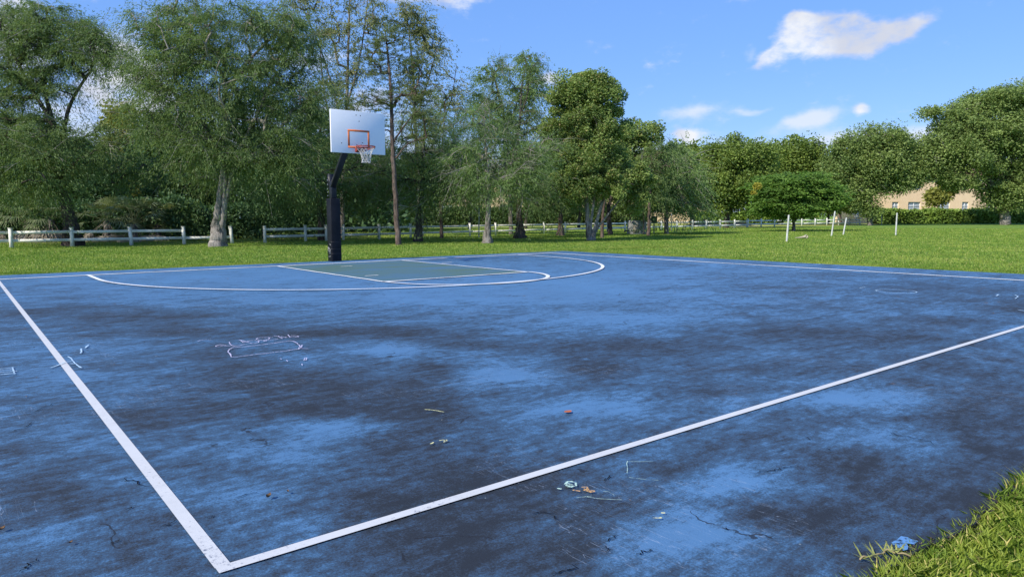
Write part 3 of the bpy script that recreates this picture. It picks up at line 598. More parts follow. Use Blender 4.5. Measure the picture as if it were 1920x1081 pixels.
GF = 'feathery cypress trees along the fence'
B = gp(136, 460)
tree('cypress_tree', 'large feathery tree with flared dark trunk leaning left in front of the left fence end', B,
     [(136, 460, .27), (134, 425, .27), (122, 370, .24), (112, 300, .17), (98, 230, .12), (86, 180, .07)],
     [(40, 60, 90, 55, 1.5), (110, 70, 65, 55, 1.6), (180, 105, 60, 50, 1.5), (30, 150, 80, 50, 1.2), (90, 160, 60, 40, .9), (60, 260, 130, 50), (160, 270, 60, 60, .8), (40, 320, 120, 40), (190, 320, 70, 40, .7, 2.5), (10, 350, 90, 22, .6), (-70, 200, 90, 110, .8), (110, 285, 70, 40, .8, -2.2), (120, 345, 70, 38, .8, -2.0), (30, 290, 70, 40, .6, -2.5)],
     380, 170000, (.155, .027), 'wispy', BARK_DARK, FOL_CYP, GF, rc=.6, twigs=420, twig_len=1.1, flare=.7, rtip=.012,
     limbs=[[(112, 300, .11), (130, 200, .08), (165, 140, .05), (180, 110, .03)], [(122, 370, .12), (60, 330, .08), (0, 300, .06)], [(98, 230, .1), (50, 150, .07), (20, 90, .05)]])
B = gp(408, 461)
tree('cypress_tree', 'largest broad feathery tree with thick grey forked trunk left of the hoop', B,
     None,
     [(420, 50, 150, 60), (330, 60, 90, 60, .8), (520, 90, 75, 60), (400, 150, 150, 60), (540, 190, 65, 70), (340, 230, 110, 60), (470, 260, 110, 60), (340, 310, 80, 38, .7, 3.), (540, 290, 60, 50, .9), (490, 340, 80, 36, .6, 3.5), (290, 130, 50, 60, .7), (290, 30, 50, 30, .5)],
     420, 175000, (.16, .028), 'wispy', BARK_PALE, FOL_CYP, GF, rc=.62, twigs=520, twig_len=1.2, flare=.35, rtip=.012,
     stems=[[(408, 461, .30), (407, 430, .25), (410, 395, .15), (414, 350, .12), (419, 310, .10), (420, 250, .09), (420, 170, .07), (425, 90, .05)], [(413, 461, .20), (416, 425, .15), (421, 385, .12), (422, 345, .10), (420, 310, .08), (430, 250, .06)]],
     limbs=[[(422, 385, .09), (430, 350, .085), (437, 318, .08), (455, 270, .07), (480, 220, .06), (510, 150, .04)], [(418, 310, .08), (380, 230, .08), (330, 150, .06), (300, 90, .04)], [(425, 170, .08), (470, 110, .06), (520, 60, .04)]])
B = gp(603, 450)
tree('cypress_tree', 'mid sized feathery tree with dark double trunk directly behind the hoop post', B,
     [(603, 450, .17), (600, 400, .14), (598, 330, .11), (600, 250, .07)],
     [(600, 230, 60, 60), (560, 330, 90, 60), (660, 320, 70, 60), (640, 365, 80, 30, .8), (530, 360, 60, 30), (690, 355, 50, 34, .8), (600, 180, 40, 40, .6)],
     150, 62000, (.18, .028), 'wispy', BARK_DARK, FOL_CYP, GF, rc=.62, twigs=300, flare=.3,
     limbs=[[(610, 452, .07), (608, 420, .06), (603, 395, .05)]])
B = gp(747, 458)
tree('pine_tree', 'slender pine with bare reddish trunk right of the hoop', B,
     [(747, 458, .135), (743, 400, .115), (739, 330, .10), (735, 250, .085), (733, 180, .07), (728, 110, .045), (722, 60, .02)],
     [(725, 90, 45, 30), (760, 120, 40, 25, .7), (700, 130, 30, 22, .7), (770, 170, 40, 22), (710, 190, 35, 22), (790, 220, 35, 18, .7), (760, 255, 30, 14, .5), (700, 240, 30, 18, .6), (735, 60, 25, 20, .7)],
     70, 15000, (.20, .016), 'needle', BARK_RED, FOL_PINE, None, rc=.5, twigs=60, rtip=.010, shell=.2,
     limbs=[[(735, 270, .05), (755, 240, .035), (775, 215, .02)], [(740, 300, .04), (765, 270, .03), (800, 258, .015)]])
B = gp(784, 452)
tree('cypress_tree', 'feathery tree with rough dark leaning trunk just right of the pine', B,
     [(783, 452, .17), (786, 410, .14), (790, 370, .12), (793, 310, .09), (796, 240, .05)],
     [(790, 230, 50, 35), (760, 290, 60, 40), (830, 290, 55, 40), (790, 340, 80, 35), (720, 340, 45, 30, .8), (790, 380, 70, 20, .4), (850, 350, 40, 25, .5)],
     110, 40000, (.16, .026), 'wispy', BARK_DARK, FOL_CYP, GF, rc=.65, twigs=330, twig_len=1.0, flare=.5)
B = gp(828, 446)
tree('cypress_tree', 'thin young feathery tree with slim brown trunk in front of the long hedge', B,
     [(828, 446, .10), (827, 400, .085), (826, 340, .06), (830, 260, .04), (835, 200, .02)],
     [(835, 230, 35, 40), (830, 300, 50, 35), (850, 340, 40, 25), (845, 185, 22, 30, .5), (800, 330, 30, 20, .5)],
     60, 20000, (.16, .026), 'wispy', BARK_RED, FOL_CYP, GF, rc=.6, twigs=150, flare=.2)
B = gp(913, 455)
tree('cypress_tree', 'open feathery tree with pale tapering trunk and bare grey twigs in front of the fence', B,
     [(913, 455, .13), (915, 410, .11), (916, 350, .09), (912, 290, .065), (908, 230, .03)],
     [(910, 225, 40, 28), (880, 270, 60, 30), (950, 275, 55, 35), (900, 320, 80, 35), (980, 310, 50, 35), (850, 300, 40, 28, .8), (930, 360, 90, 22, .5), (1010, 270, 35, 30, .5)],
     130, 42000, (.15, .023), 'wispy', BARK_PALE, FOL_CYP2, GF, rc=.55, twigs=430, twig_len=1.25, flare=.9, rtip=.011)
B = gp(975, 446)
tree('cypress_tree', 'feathery tree with wide fluted dark trunk left of the pale multi stemmed tree', B,
     [(975, 446, .20), (974, 415, .16), (972, 370, .12), (970, 300, .09), (975, 220, .06), (980, 150, .03)],
     [(985, 140, 35, 40, .7), (930, 150, 30, 40, .5), (985, 220, 45, 45, .8), (930, 230, 40, 40, .6), (980, 320, 60, 40), (940, 370, 50, 22, .6), (1010, 370, 45, 25, .8)],
     120, 34000, (.18, .028), 'wispy', BARK_DARK, FOL_CYP, GF, rc=.6, twigs=200, flare=.9,
     limbs=[[(973, 405, .06), (985, 395, .05), (1000, 370, .03)], [(970, 300, .06), (945, 220, .04), (925, 140, .02)], [(975, 220, .05), (990, 170, .03), (985, 110, .02)]])
B = gp(1051, 441)
tree('cypress_tree', 'low feathery tree with reddish fluted trunk left of the pale multi stemmed tree trunk', B,
     [(1051, 441, .16), (1051, 415, .13), (1050, 370, .10), (1048, 310, .06)],
     [(1045, 330, 50, 35), (1020, 360, 40, 30), (1075, 360, 40, 28), (1040, 280, 40, 35), (1060, 385, 50, 14, .5)],
     80, 17000, (.2, .05), 'wispy', BARK_RED, FOL_CYP, GF, rc=.6, twigs=160, flare=.8)
B = gp(1106, 450)
tree('multi_stem_tree', 'tall leafy green tree with several pale grey stems from one base at centre', B, None,
     [(1100, 225, 55, 40, 1.2), (1080, 285, 50, 36, 1.1), (1120, 320, 60, 36, 1.1), (1095, 170, 50, 32), (1130, 190, 45, 40), (1060, 200, 38, 35), (1095, 240, 70, 45), (1140, 270, 45, 40), (1050, 260, 35, 38), (1090, 310, 60, 32), (1150, 330, 45, 35), (1060, 330, 38, 35), (1190, 330, 35, 40, .8), (1120, 350, 70, 25), (1190, 375, 28, 22, .6), (1105, 155, 34, 16, .9), (1060, 370, 35, 22, .7), (1150, 230, 32, 34), (1130, 160, 26, 18, .6), (1075, 150, 26, 14, .5)],
     320, 170000, (.12, .075), 'broad', BARK_PALE, FOL_BROAD, None, rc=.47, twigs=60, rtip=.013, shell=.3,
     stems=[[(1106, 450, .20), (1102, 415, .12), (1100, 380, .10), (1097, 330, .08), (1100, 260, .06), (1098, 190, .03)], [(1110, 450, .15), (1118, 418, .09), (1128, 385, .08), (1140, 350, .06), (1160, 310, .04)],
            [(1104, 450, .12), (1108, 415, .07), (1113, 380, .06), (1120, 320, .045), (1130, 240, .03)], [(1108, 449, .1), (1122, 425, .06), (1150, 390, .045), (1180, 350, .03)]])
B = gp(1129, 445)
tree('slender_tree', 'thin young tree with one straight brown trunk right behind the pale stems', B,
     [(1129, 445, .11), (1130, 410, .085), (1134, 370, .06), (1140, 320, .04)], [(1140, 330, 30, 30), (1155, 300, 30, 30)], 30, 6000, (.15, .09), 'broad', BARK_RED, FOL_BROAD, None, rc=.4)
B = gp(1144, 439)
tree('leafy_tree', 'leafy tree with black trunk and bushy crown behind the multi stemmed tree', B,
     [(1144, 439, .20), (1142, 410, .14), (1143, 380, .12), (1160, 330, .09), (1185, 270, .06)],
     [(1205, 245, 32, 28), (1195, 290, 45, 35), (1215, 330, 35, 35), (1180, 350, 45, 28), (1170, 260, 30, 30), (1200, 380, 35, 18, .8), (1150, 370, 30, 18, .5), (1232, 250, 16, 22, .4)],
     120, 26000, (.18, .12), 'broad', BARK_DARK, FOL_BROAD, None, rc=.5, shell=.4)
B = gp(1216, 441)
tree('pine_tree', 'thin reddish trunked tree standing right in front of the grey utility box', B,
     [(1216, 441, .12), (1217, 410, .10), (1219, 370, .08), (1222, 320, .05)], [(1225, 330, 30, 30), (1235, 300, 28, 25), (1210, 360, 28, 22)], 50, 8000, (.22, .035), 'wispy', BARK_RED, FOL_CYP, None, rc=.6, twigs=60)
B = gp(1250, 438)
tree('cypress_tree', 'feathery tree with slim grey trunk and pale twigs just right of the utility box', B,
     [(1250, 438, .17), (1249, 400, .14), (1250, 360, .11), (1252, 300, .06)],
     [(1255, 300, 38, 28), (1270, 340, 45, 32), (1230, 350, 38, 28), (1255, 385, 50, 18, .8), (1290, 370, 28, 22, .7)],
     110, 21000, (.26, .05), 'wispy', BARK_GREY, FOL_CYP2, GF, rc=.85, twigs=260, twig_len=1.5, rtip=.014)
# tall sparse trees behind the row
GG = 'tall sparse trees rising behind the row'
B = gd(650, 44)
tree('tall_tree', 'tallest sparse tree with several thin stems and yellowish leaves above the backboard', B,
     [(640, 440, .18), (645, 330, .14), (650, 230, .11), (652, 130, .08), (655, 30, .05), (658, -40, .03)],
     [(655, -30, 30, 50, .7), (600, -20, 35, 45, .7), (560, -10, 35, 35, .6), (690, 20, 28, 60, .7), (640, 60, 35, 50, .8), (600, 70, 30, 45, .7), (670, 120, 35, 45, .7), (620, 150, 30, 35, .6), (645, 190, 45, 30, .7), (580, 40, 30, 30, .6)],
     150, 19000, (.17, .05), 'wispy', BARK_GREY, FOL_GUM, GG, rc=.6, twigs=200, rtip=.010, shell=.1,
     limbs=[[(648, 260, .08), (625, 170, .06), (600, 90, .045), (570, 20, .03), (545, -30, .02)], [(650, 200, .07), (672, 120, .05), (685, 40, .035), (692, -30, .02)], [(645, 300, .06), (620, 230, .05), (605, 150, .04), (598, 40, .02)]])
B = gd(770, 46)
tree('tall_tree', 'tall sparse tree with small grey green leaves rising behind the pine', B,
     [(790, 440, .16), (785, 330, .12), (778, 230, .10), (775, 150, .07), (768, 70, .04), (760, 5, .02)],
     [(765, 25, 22, 35, .8), (790, 60, 30, 30, .8), (815, 80, 25, 25, .7), (735, 30, 20, 22, .5), (800, 120, 35, 35, .9), (760, 130, 30, 35, .8), (790, 180, 40, 35, .9), (850, 150, 18, 30, .7), (855, 200, 22, 35, .7), (830, 220, 30, 30, .6)],
     140, 17000, (.16, .055), 'wispy', BARK_GREY, FOL_GUM, GG, rc=.55, twigs=150, rtip=.010, shell=.1,
     limbs=[[(778, 230, .06), (800, 160, .05), (820, 90, .03)], [(785, 330, .06), (820, 250, .05), (845, 190, .035), (855, 130, .02)]])
B = gd(950, 50)
tree('tall_tree', 'tall sparse tree with two leafy plumes behind the pale trunked open tree', B,
     [(958, 440, .16), (955, 330, .12), (950, 250, .09), (940, 190, .05), (922, 130, .025)],
     [(920, 140, 22, 30), (915, 185, 25, 30), (985, 125, 25, 28), (1000, 170, 22, 30), (970, 180, 28, 30, .8), (940, 230, 40, 30, .9), (985, 230, 32, 35, .8), (900, 240, 22, 28, .6)],
     110, 16000, (.2, .06), 'wispy', BARK_GREY, FOL_CYP2, GG, rc=.6, twigs=120, shell=.15,
     limbs=[[(950, 250, .07), (970, 190, .05), (988, 120, .025)]])
# right hand trees
B = gp(1362, 427)
tree('round_tree', 'dense round headed tree with dark trunk left of the low spreading tree', B,
     [(1362, 427, .34), (1364, 405, .27), (1368, 380, .22), (1375, 330, .12)],
     [(1380, 290, 48, 34), (1350, 310, 35, 35), (1415, 310, 32, 35), (1380, 340, 60, 34), (1350, 370, 40, 22), (1405, 370, 42, 25), (1345, 345, 28, 30, .6)],
     220, 75000, (.24, .14), 'broad', BARK_DARK, FOL_ROUND, None, rc=1.1, shell=.6, rtip=.02)
B = gd(1492, 92)
tree('round_tree', 'smooth topped round tree farther back behind the low spreading tree', B,
     [(1462, 425, .4), (1470, 390, .3), (1485, 340, .2)],
     [(1490, 295, 48, 32), (1460, 315, 35, 35), (1525, 315, 30, 35), (1490, 345, 60, 35), (1450, 370, 30, 25), (1530, 370, 35, 25)],
     200, 62000, (.34, .2), 'broad', BARK_DARK, FOL_ROUND, None, rc=1.5, shell=.6, rtip=.03)
B = gd(1280, 80)
tree('round_tree', 'dark rounded tree behind the feathery tree beside the utility box', B,
     [(1300, 428, .3), (1295, 390, .22), (1288, 340, .12)],
     [(1280, 300, 38, 26), (1300, 330, 32, 34), (1260, 330, 36, 30), (1310, 370, 25, 28), (1265, 370, 36, 22)],
     130, 30000, (.36, .21), 'broad', BARK_DARK, FOL_ROUND, None, rc=1.2, shell=.5, rtip=.02)
B = gp(1488, 433)
tree('umbrella_tree', 'low spreading flat topped tree with one yellow patch on its left edge', B,
     [(1488, 433, .15), (1488, 420, .11), (1487, 408, .10), (1484, 390, .07)],
     [(1485, 340, 42, 10, 1.6), (1442, 352, 22, 11), (1535, 348, 26, 12), (1490, 358, 56, 15, 1.3), (1450, 376, 26, 15), (1525, 374, 30, 15), (1490, 384, 44, 15, 1.2), (1445, 396, 16, 9, .9), (1505, 399, 24, 9, .9), (1560, 358, 18, 14, .8), (1552, 376, 18, 14, .7), (1470, 402, 12, 7, .6), (1425, 385, 12, 14, .7), (1520, 330, 20, 8, .6), (1455, 336, 18, 8, .6)],
     230, 70000, (.22, .10), 'feather', BARK_GREY, FOL_POIN, None, rc=.95, shell=.25, rtip=.018, depthr=1.0,
     limbs=[[(1489, 416, .10), (1480, 400, .08), (1465, 380, .05), (1450, 360, .03)], [(1490, 415, .10), (1502, 398, .07), (1525, 375, .05)]],
     extra=[(1420, 349, 8, 6, 500, FOL_YEL, 'yellow_leaves'), (1413, 361, 5, 4, 200, FOL_YEL, 'yellow_leaves')])
B = gp(1631, 422)
tree('oak_tree', 'broad oak with uneven pale green crown left of the big oak', B,
     [(1631, 422, .34), (1630, 395, .26), (1632, 370, .2), (1640, 330, .12)],
     [(1650, 265, 40, 26), (1600, 285, 36, 26), (1690, 285, 32, 24), (1640, 310, 55, 30), (1580, 325, 32, 28), (1700, 325, 34, 28), (1610, 355, 40, 24), (1660, 340, 36, 16), (1712, 325, 24, 16, .7), (1690, 345, 22, 12, .5), (1590, 385, 22, 12, .6), (1580, 370, 25, 18, .8), (1620, 390, 25, 10, .5), (1565, 290, 16, 20, .4)],
     320, 90000, (.27, .15), 'broad', BARK_GREY, FOL_OAK, 'spreading oaks at the right', rc=1.2, shell=.45, rtip=.025, twigs=100, twig_len=1.5,
     limbs=[[(1632, 370, .14), (1600, 340, .1), (1585, 310, .06)], [(1632, 370, .14), (1665, 330, .1), (1690, 300, .06)]])
B = gp(1886, 421)
tree('oak_tree', 'biggest wide oak with thick pale trunk at the right end of the hedge', B,
     [(1886, 421, .62), (1884, 400, .50), (1886, 380, .42), (1890, 330, .32), (1900, 270, .2), (1900, 210, .1)],
     [(1880, 185, 60, 28), (1830, 205, 45, 28), (1930, 190, 60, 32), (1790, 230, 36, 22, .9), (1750, 218, 22, 12, .4), (1850, 250, 80, 35), (1780, 280, 55, 28), (1930, 260, 60, 45), (1830, 298, 75, 26), (1745, 308, 34, 16, .8), (1900, 330, 60, 35), (1775, 325, 45, 14, .6), (1880, 370, 40, 20, .7), (1990, 240, 60, 70, .8), (1960, 330, 60, 35, .7), (1850, 345, 30, 12, .4), (1800, 338, 36, 13, .7), (1715, 338, 24, 12, .5), (1895, 355, 40, 16, .8), (1940, 372, 30, 14, .6), (1730, 290, 24, 14, .6)],
     520, 185000, (.28, .15), 'broad', BARK_PALE, FOL_OAK, 'spreading oaks at the right', rc=1.55, shell=.35, rtip=.032, twigs=160, twig_len=1.7, cluster_flat=.6,
     limbs=[[(1886, 380, .3), (1850, 330, .2), (1810, 290, .12), (1770, 260, .06)], [(1888, 350, .3), (1930, 300, .2), (1960, 250, .1)], [(1886, 375, .2), (1830, 350, .12), (1770, 340, .06)]])
B = gd(1768, 100)
tree('small_tree', 'small pale green young tree standing in front of the peach wall windows', B, [(1768, 418, .12), (1767, 395, .1), (1765, 370, .06)], [(1760, 365, 22, 12), (1775, 355, 18, 10), (1750, 375, 14, 8)], 40, 3000, (.45, .24), 'broad', BARK_GREY, FOL_YGR, None, rc=.8)
for k, (u, D, lab) in enumerate([(1553, 96, 'slim tree in the dark gap between low spreading tree and oak'), (1575, 104, 'thin trunked tree by the left corner of the peach wall')]):
    B = gd(u, D); tree('small_tree', lab, B, [(u, 422, .22), (u, 400, .18), (u+2, 370, .12)], [(u, 350, 26, 26), (u+6, 380, 22, 16), (u-6, 325, 20, 16)], 60, 6000, (.5, .3), 'broad', BARK_RED, FOL_OAK, None, rc=1.1)

# ------------------------------------------------------------------ thicket behind the left fence
GB = 'dark trees of the thicket behind the left fence'
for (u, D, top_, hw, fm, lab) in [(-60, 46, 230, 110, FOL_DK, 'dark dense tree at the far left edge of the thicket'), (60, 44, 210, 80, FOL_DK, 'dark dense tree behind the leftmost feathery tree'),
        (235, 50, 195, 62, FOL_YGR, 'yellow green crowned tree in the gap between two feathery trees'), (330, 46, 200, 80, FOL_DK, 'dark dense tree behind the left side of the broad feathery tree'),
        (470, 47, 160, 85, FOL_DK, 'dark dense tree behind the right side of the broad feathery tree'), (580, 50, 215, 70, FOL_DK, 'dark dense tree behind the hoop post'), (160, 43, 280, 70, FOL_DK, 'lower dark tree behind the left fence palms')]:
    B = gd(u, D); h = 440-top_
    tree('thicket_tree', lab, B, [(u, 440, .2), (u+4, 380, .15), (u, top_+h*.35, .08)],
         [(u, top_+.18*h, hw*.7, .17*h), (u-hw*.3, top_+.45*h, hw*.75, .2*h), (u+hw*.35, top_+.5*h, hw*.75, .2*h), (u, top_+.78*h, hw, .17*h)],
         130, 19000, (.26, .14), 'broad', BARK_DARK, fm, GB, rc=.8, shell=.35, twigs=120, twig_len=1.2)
for (u, D, top_, hw, lab) in [(690, 66, 260, 60, 'bushy tree between fence and hedge seen behind the pine trunk'), (790, 70, 285, 55, 'bushy tree between fence and hedge right of the dark leaning trunk'), (880, 74, 270, 50, 'bushy tree between fence and hedge left of the pale open tree'),
        (985, 72, 265, 55, 'bushy tree between fence and hedge behind the wide fluted trunk'), (1085, 78, 290, 50, 'bushy tree between fence and hedge behind the pale stems'), (1180, 76, 300, 45, 'bushy tree between fence and hedge left of the utility box')]:
    B = gd(u, D); h = 425-top_
    tree('background_tree', lab, B, [(u, 425, .2), (u+3, 385, .15), (u, top_+h*.4, .08)], [(u, top_+.2*h, hw*.7, .17*h), (u-hw*.3, top_+.45*h, hw*.7, .17*h), (u+hw*.35, top_+.5*h, hw*.7, .16*h), (u, top_+.66*h, hw*.8, .10*h)],
         90, 13000, (.34, .16), 'broad', BARK_DARK, FOL_CYP, 'bushy trees between fence and long hedge', rc=1.0, shell=.35, twigs=80, twig_len=1.6)
# undergrowth mass behind the fence
def leafmass(name, path, width, height, nl, leaf, fm, label=None, cat=None, kind=None, core=None, rough_=.25):
    A = np.array(path, float); sg = np.linalg.norm(np.diff(A[:, :2], axis=0), axis=1); cs_ = np.concatenate([[0], np.cumsum(sg)])
    s = rng.random(nl)*cs_[-1]; x = np.interp(s, cs_, A[:, 0]); y = np.interp(s, cs_, A[:, 1]); dx = np.interp(s+.1, cs_, A[:, 0])-np.interp(s-.1, cs_, A[:, 0]); dy = np.interp(s+.1, cs_, A[:, 1])-np.interp(s-.1, cs_, A[:, 1])
    ln = np.hypot(dx, dy)+1e-9; nx, ny = -dy/ln, dx/ln
    hh = height*(1+rough_*(np.sin(s*.9)+.6*np.sin(s*2.3+1)+.4*np.sin(s*5.1))*.5)
    face = rng.random(nl); side = np.where(face < .42, -1, np.where(face < .6, 1, 0)); off = np.where(side == 0, rng.uniform(-.5, .5, nl), side*.5)*width
    z = np.where(side == 0, hh, rng.random(nl)*hh); off = off*(1+.18*np.sin(s*3.1+z*2.2))
    P = np.stack([x+nx*off, y+ny*off, z], 1)+rng.normal(0, .09*height**.5, (nl, 3)); P[:, 2] = np.maximum(P[:, 2], .02)
    V, Fq = leaves(P, rng.normal(size=(nl, 3)), leaf[0], leaf[1])
    o = mesh_np(name if core is None else 'foliage', V, Fq, fm)
    if core is None: return tag(o, label, cat, None, kind)
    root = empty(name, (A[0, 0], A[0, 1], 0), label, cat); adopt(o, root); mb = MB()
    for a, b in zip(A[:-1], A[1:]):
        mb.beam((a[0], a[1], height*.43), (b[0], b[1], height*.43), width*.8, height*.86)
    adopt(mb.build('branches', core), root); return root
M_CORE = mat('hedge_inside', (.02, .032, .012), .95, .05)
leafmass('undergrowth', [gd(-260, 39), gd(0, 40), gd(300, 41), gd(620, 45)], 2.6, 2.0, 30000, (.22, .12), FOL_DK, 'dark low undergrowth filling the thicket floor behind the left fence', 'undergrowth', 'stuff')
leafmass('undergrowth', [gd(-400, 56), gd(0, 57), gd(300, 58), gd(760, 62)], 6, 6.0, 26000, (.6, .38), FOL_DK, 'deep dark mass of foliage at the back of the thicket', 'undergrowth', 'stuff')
pts = [gd(-420, 36.5), gd(0, 35.5), gd(430, 35.5), gd(700, 43), gd(760, 60), gd(-700, 70)]
Q = np.array(pts); Q[:, 2] = -.031; tag(mesh_np('soil', Q, np.arange(6)[None], M_LITTER), kind='structure')
# fan palms
def palm(base, h, nf, size, label, skirt=True):
    root = empty('fan_palm', base, label, 'palm', 'fan palms behind the left fence')
    tr = MB(); tr.tube([base+np.array([0, 0, z]) for z in np.linspace(-.05, h, 6)], [.22, .19, .17, .17, .18, .16], 10); adopt(tr.build('trunk', BARK_GREY, None, True), root)
    def fans(mat_, nm, cnt, zr, down):
        mb = MB()
        for q in range(cnt):
            az_ = rng.uniform(0, 2*math.pi); el = rng.uniform(*zr); d = np.array([math.cos(az_)*math.cos(el), math.sin(az_)*math.cos(el), math.sin(el)])
            st = np.array(base)+np.array([0, 0, h]); c_ = st+d*size*.75; sgn = np.cross(d, (0, 0, 1)); sgn /= np.linalg.norm(sgn); nrm = np.cross(sgn, d)
            mb.tube([st, st+d*size*.4+np.array([0, 0, .04]), c_], .012, 3, False)
            for a in np.linspace(-1.35, 1.35, 17):
                dd_ = d*math.cos(a)+sgn*math.sin(a)+nrm*.1*abs(math.sin(a)); Ln = size*.75*rng.uniform(.75, 1.05); w_ = np.cross(dd_, nrm)*.022*size
                m_ = c_+dd_*Ln*.5; e_ = c_+dd_*Ln+np.array([0, 0, -Ln*(.32+down)]); mb.add([c_, m_-w_, e_, m_+w_], [(0, 1, 2, 3)])
        adopt(mb.build(nm, mat_), root)
    fans(FOL_PALM, 'fronds', nf, (-.3, 1.3), .1)
    if skirt: fans(FOL_DEAD, 'dead_fronds', nf//2+4, (-1.3, -.6), .2)
rng = np.random.default_rng(5)
for (u, D, h, nf, sz, lab) in [(250, 38.5, .9, 20, 1.5, 'widest fan palm right of the leftmost trunk'), (200, 39, 1.1, 16, 1.3, 'fan palm with hanging dead fronds right behind the leftmost trunk'), (95, 38.8, 1.2, 16, 1.3, 'fan palm just left of the leftmost trunk'),
        (50, 39.2, 1.3, 14, 1.3, 'fan palm behind the leftmost visible fence post'), (295, 40, 1.0, 12, 1.3, 'smaller fan palm at the right end of the palm row'), (0, 39.5, 1.2, 12, 1.2, 'fan palm cut by the left picture edge')]:
    palm(gd(u, D), h, nf, sz, lab)

# ------------------------------------------------------------------ fences
def fence(label, posts, rails, H=.80):
    root = empty('rail_fence', posts[0][0], label, 'fence')
    for (p, lean) in posts:
        a = np.array([p[0], p[1], -.1]); b = np.array([p[0]+_r0[0]*lean, p[1]+_r0[1]*lean, H+.02]); mb = MB(); mb.beam(a, b, .125, .125, (FWH[0], FWH[1], 0))
        T = (b-a)/np.linalg.norm(b-a); mb.beam(b, b+T*.025, .15, .15, (FWH[0], FWH[1], 0)); adopt(mb.build('post', M_FENCE), root)
    for i_, fl in enumerate(rails):
        a, b = posts[i_][0], posts[i_+1][0]
        for h, on in zip((.64, .28), fl):
            if on:
                d = (b-a)/np.linalg.norm(b-a); la, lb = posts[i_][1]*h/H, posts[i_+1][1]*h/H
                mb = MB(); mb.beam(a+d*.05+_r0*la+np.array([0, 0, h+rng.normal(0, .006)]), b-d*.05+_r0*lb+np.array([0, 0, h+rng.normal(0, .006)]), .045, .125); adopt(mb.build('rail', M_FENCE), root)
def invD(u, a, b): (u0, y0), (u1, y1) = a, b; s = (u-u0)/(u1-u0); return y0+(y1-y0)*s
L1 = ((22, 463.2), (436, 455.0))
us = [-310, -200, -92, 22, 136, 247, 346, 436]
fence('white two rail fence at the left, missing its top rail at the end', [(gp(u, invD(u, *L1)), {247: -.05, 346: -.03, 436: -.08}.get(u, 0)) for u in us], [(1, 1)]*6+[(0, 1)])
us = [497, 573, 612, 644, 711, 770, 828, 881, 929, 977, 1020, 1060, 1100, 1139, 1172, 1206, 1240, 1269, 1298, 1324, 1350, 1377, 1400]
def ybase(u): return np.interp(u, [497, 573, 711, 881, 1020, 1139, 1240, 1324, 1400, 1610], [453.2, 451, 447.3, 443.5, 439.6, 435.5, 431.5, 428, 425.3, 421.5])
yb = np.poly1d(np.polyfit([497, 573, 711, 881, 1020, 1139, 1240, 1324, 1400], [453.2, 451, 447.3, 443.5, 439.6, 435.5, 431.5, 428, 425.3], 1))
fence('long white two rail fence from behind the hoop past the utility box', [(gp(u, float(yb(u))), 0) for u in us], [(1, 1)]*(len(us)-1))
us = [1402, 1427, 1452, 1478, 1503, 1528, 1550, 1572, 1592, 1612]
fence('far white two rail fence behind the low spreading tree', [(gp(u, float(np.interp(u, [1402, 1612], [425.0, 421.3]))), 0) for u in us], [(1, 1)]*(len(us)-1), .84)

# ------------------------------------------------------------------ hedges and buildings
leafmass('hedge', [gd(640, 92), gd(900, 92), gd(1215, 94)], 1.8, 2.15, 26000, (.34, .22), FOL_HEDGE_SHADED, 'long shade toned clipped hedge beyond the long fence', 'hedge', core=M_CORE, rough_=.08)
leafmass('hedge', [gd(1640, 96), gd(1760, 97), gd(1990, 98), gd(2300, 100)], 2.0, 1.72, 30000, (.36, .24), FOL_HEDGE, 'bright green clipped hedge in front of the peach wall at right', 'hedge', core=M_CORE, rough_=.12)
leafmass('shrub', [gd(1300, 104), gd(1460, 106)], 1.6, 1.5, 5000, (.4, .26), FOL_HEDGE, 'low loose shrubs between the two hedges', 'shrub', core=M_CORE, rough_=.3)

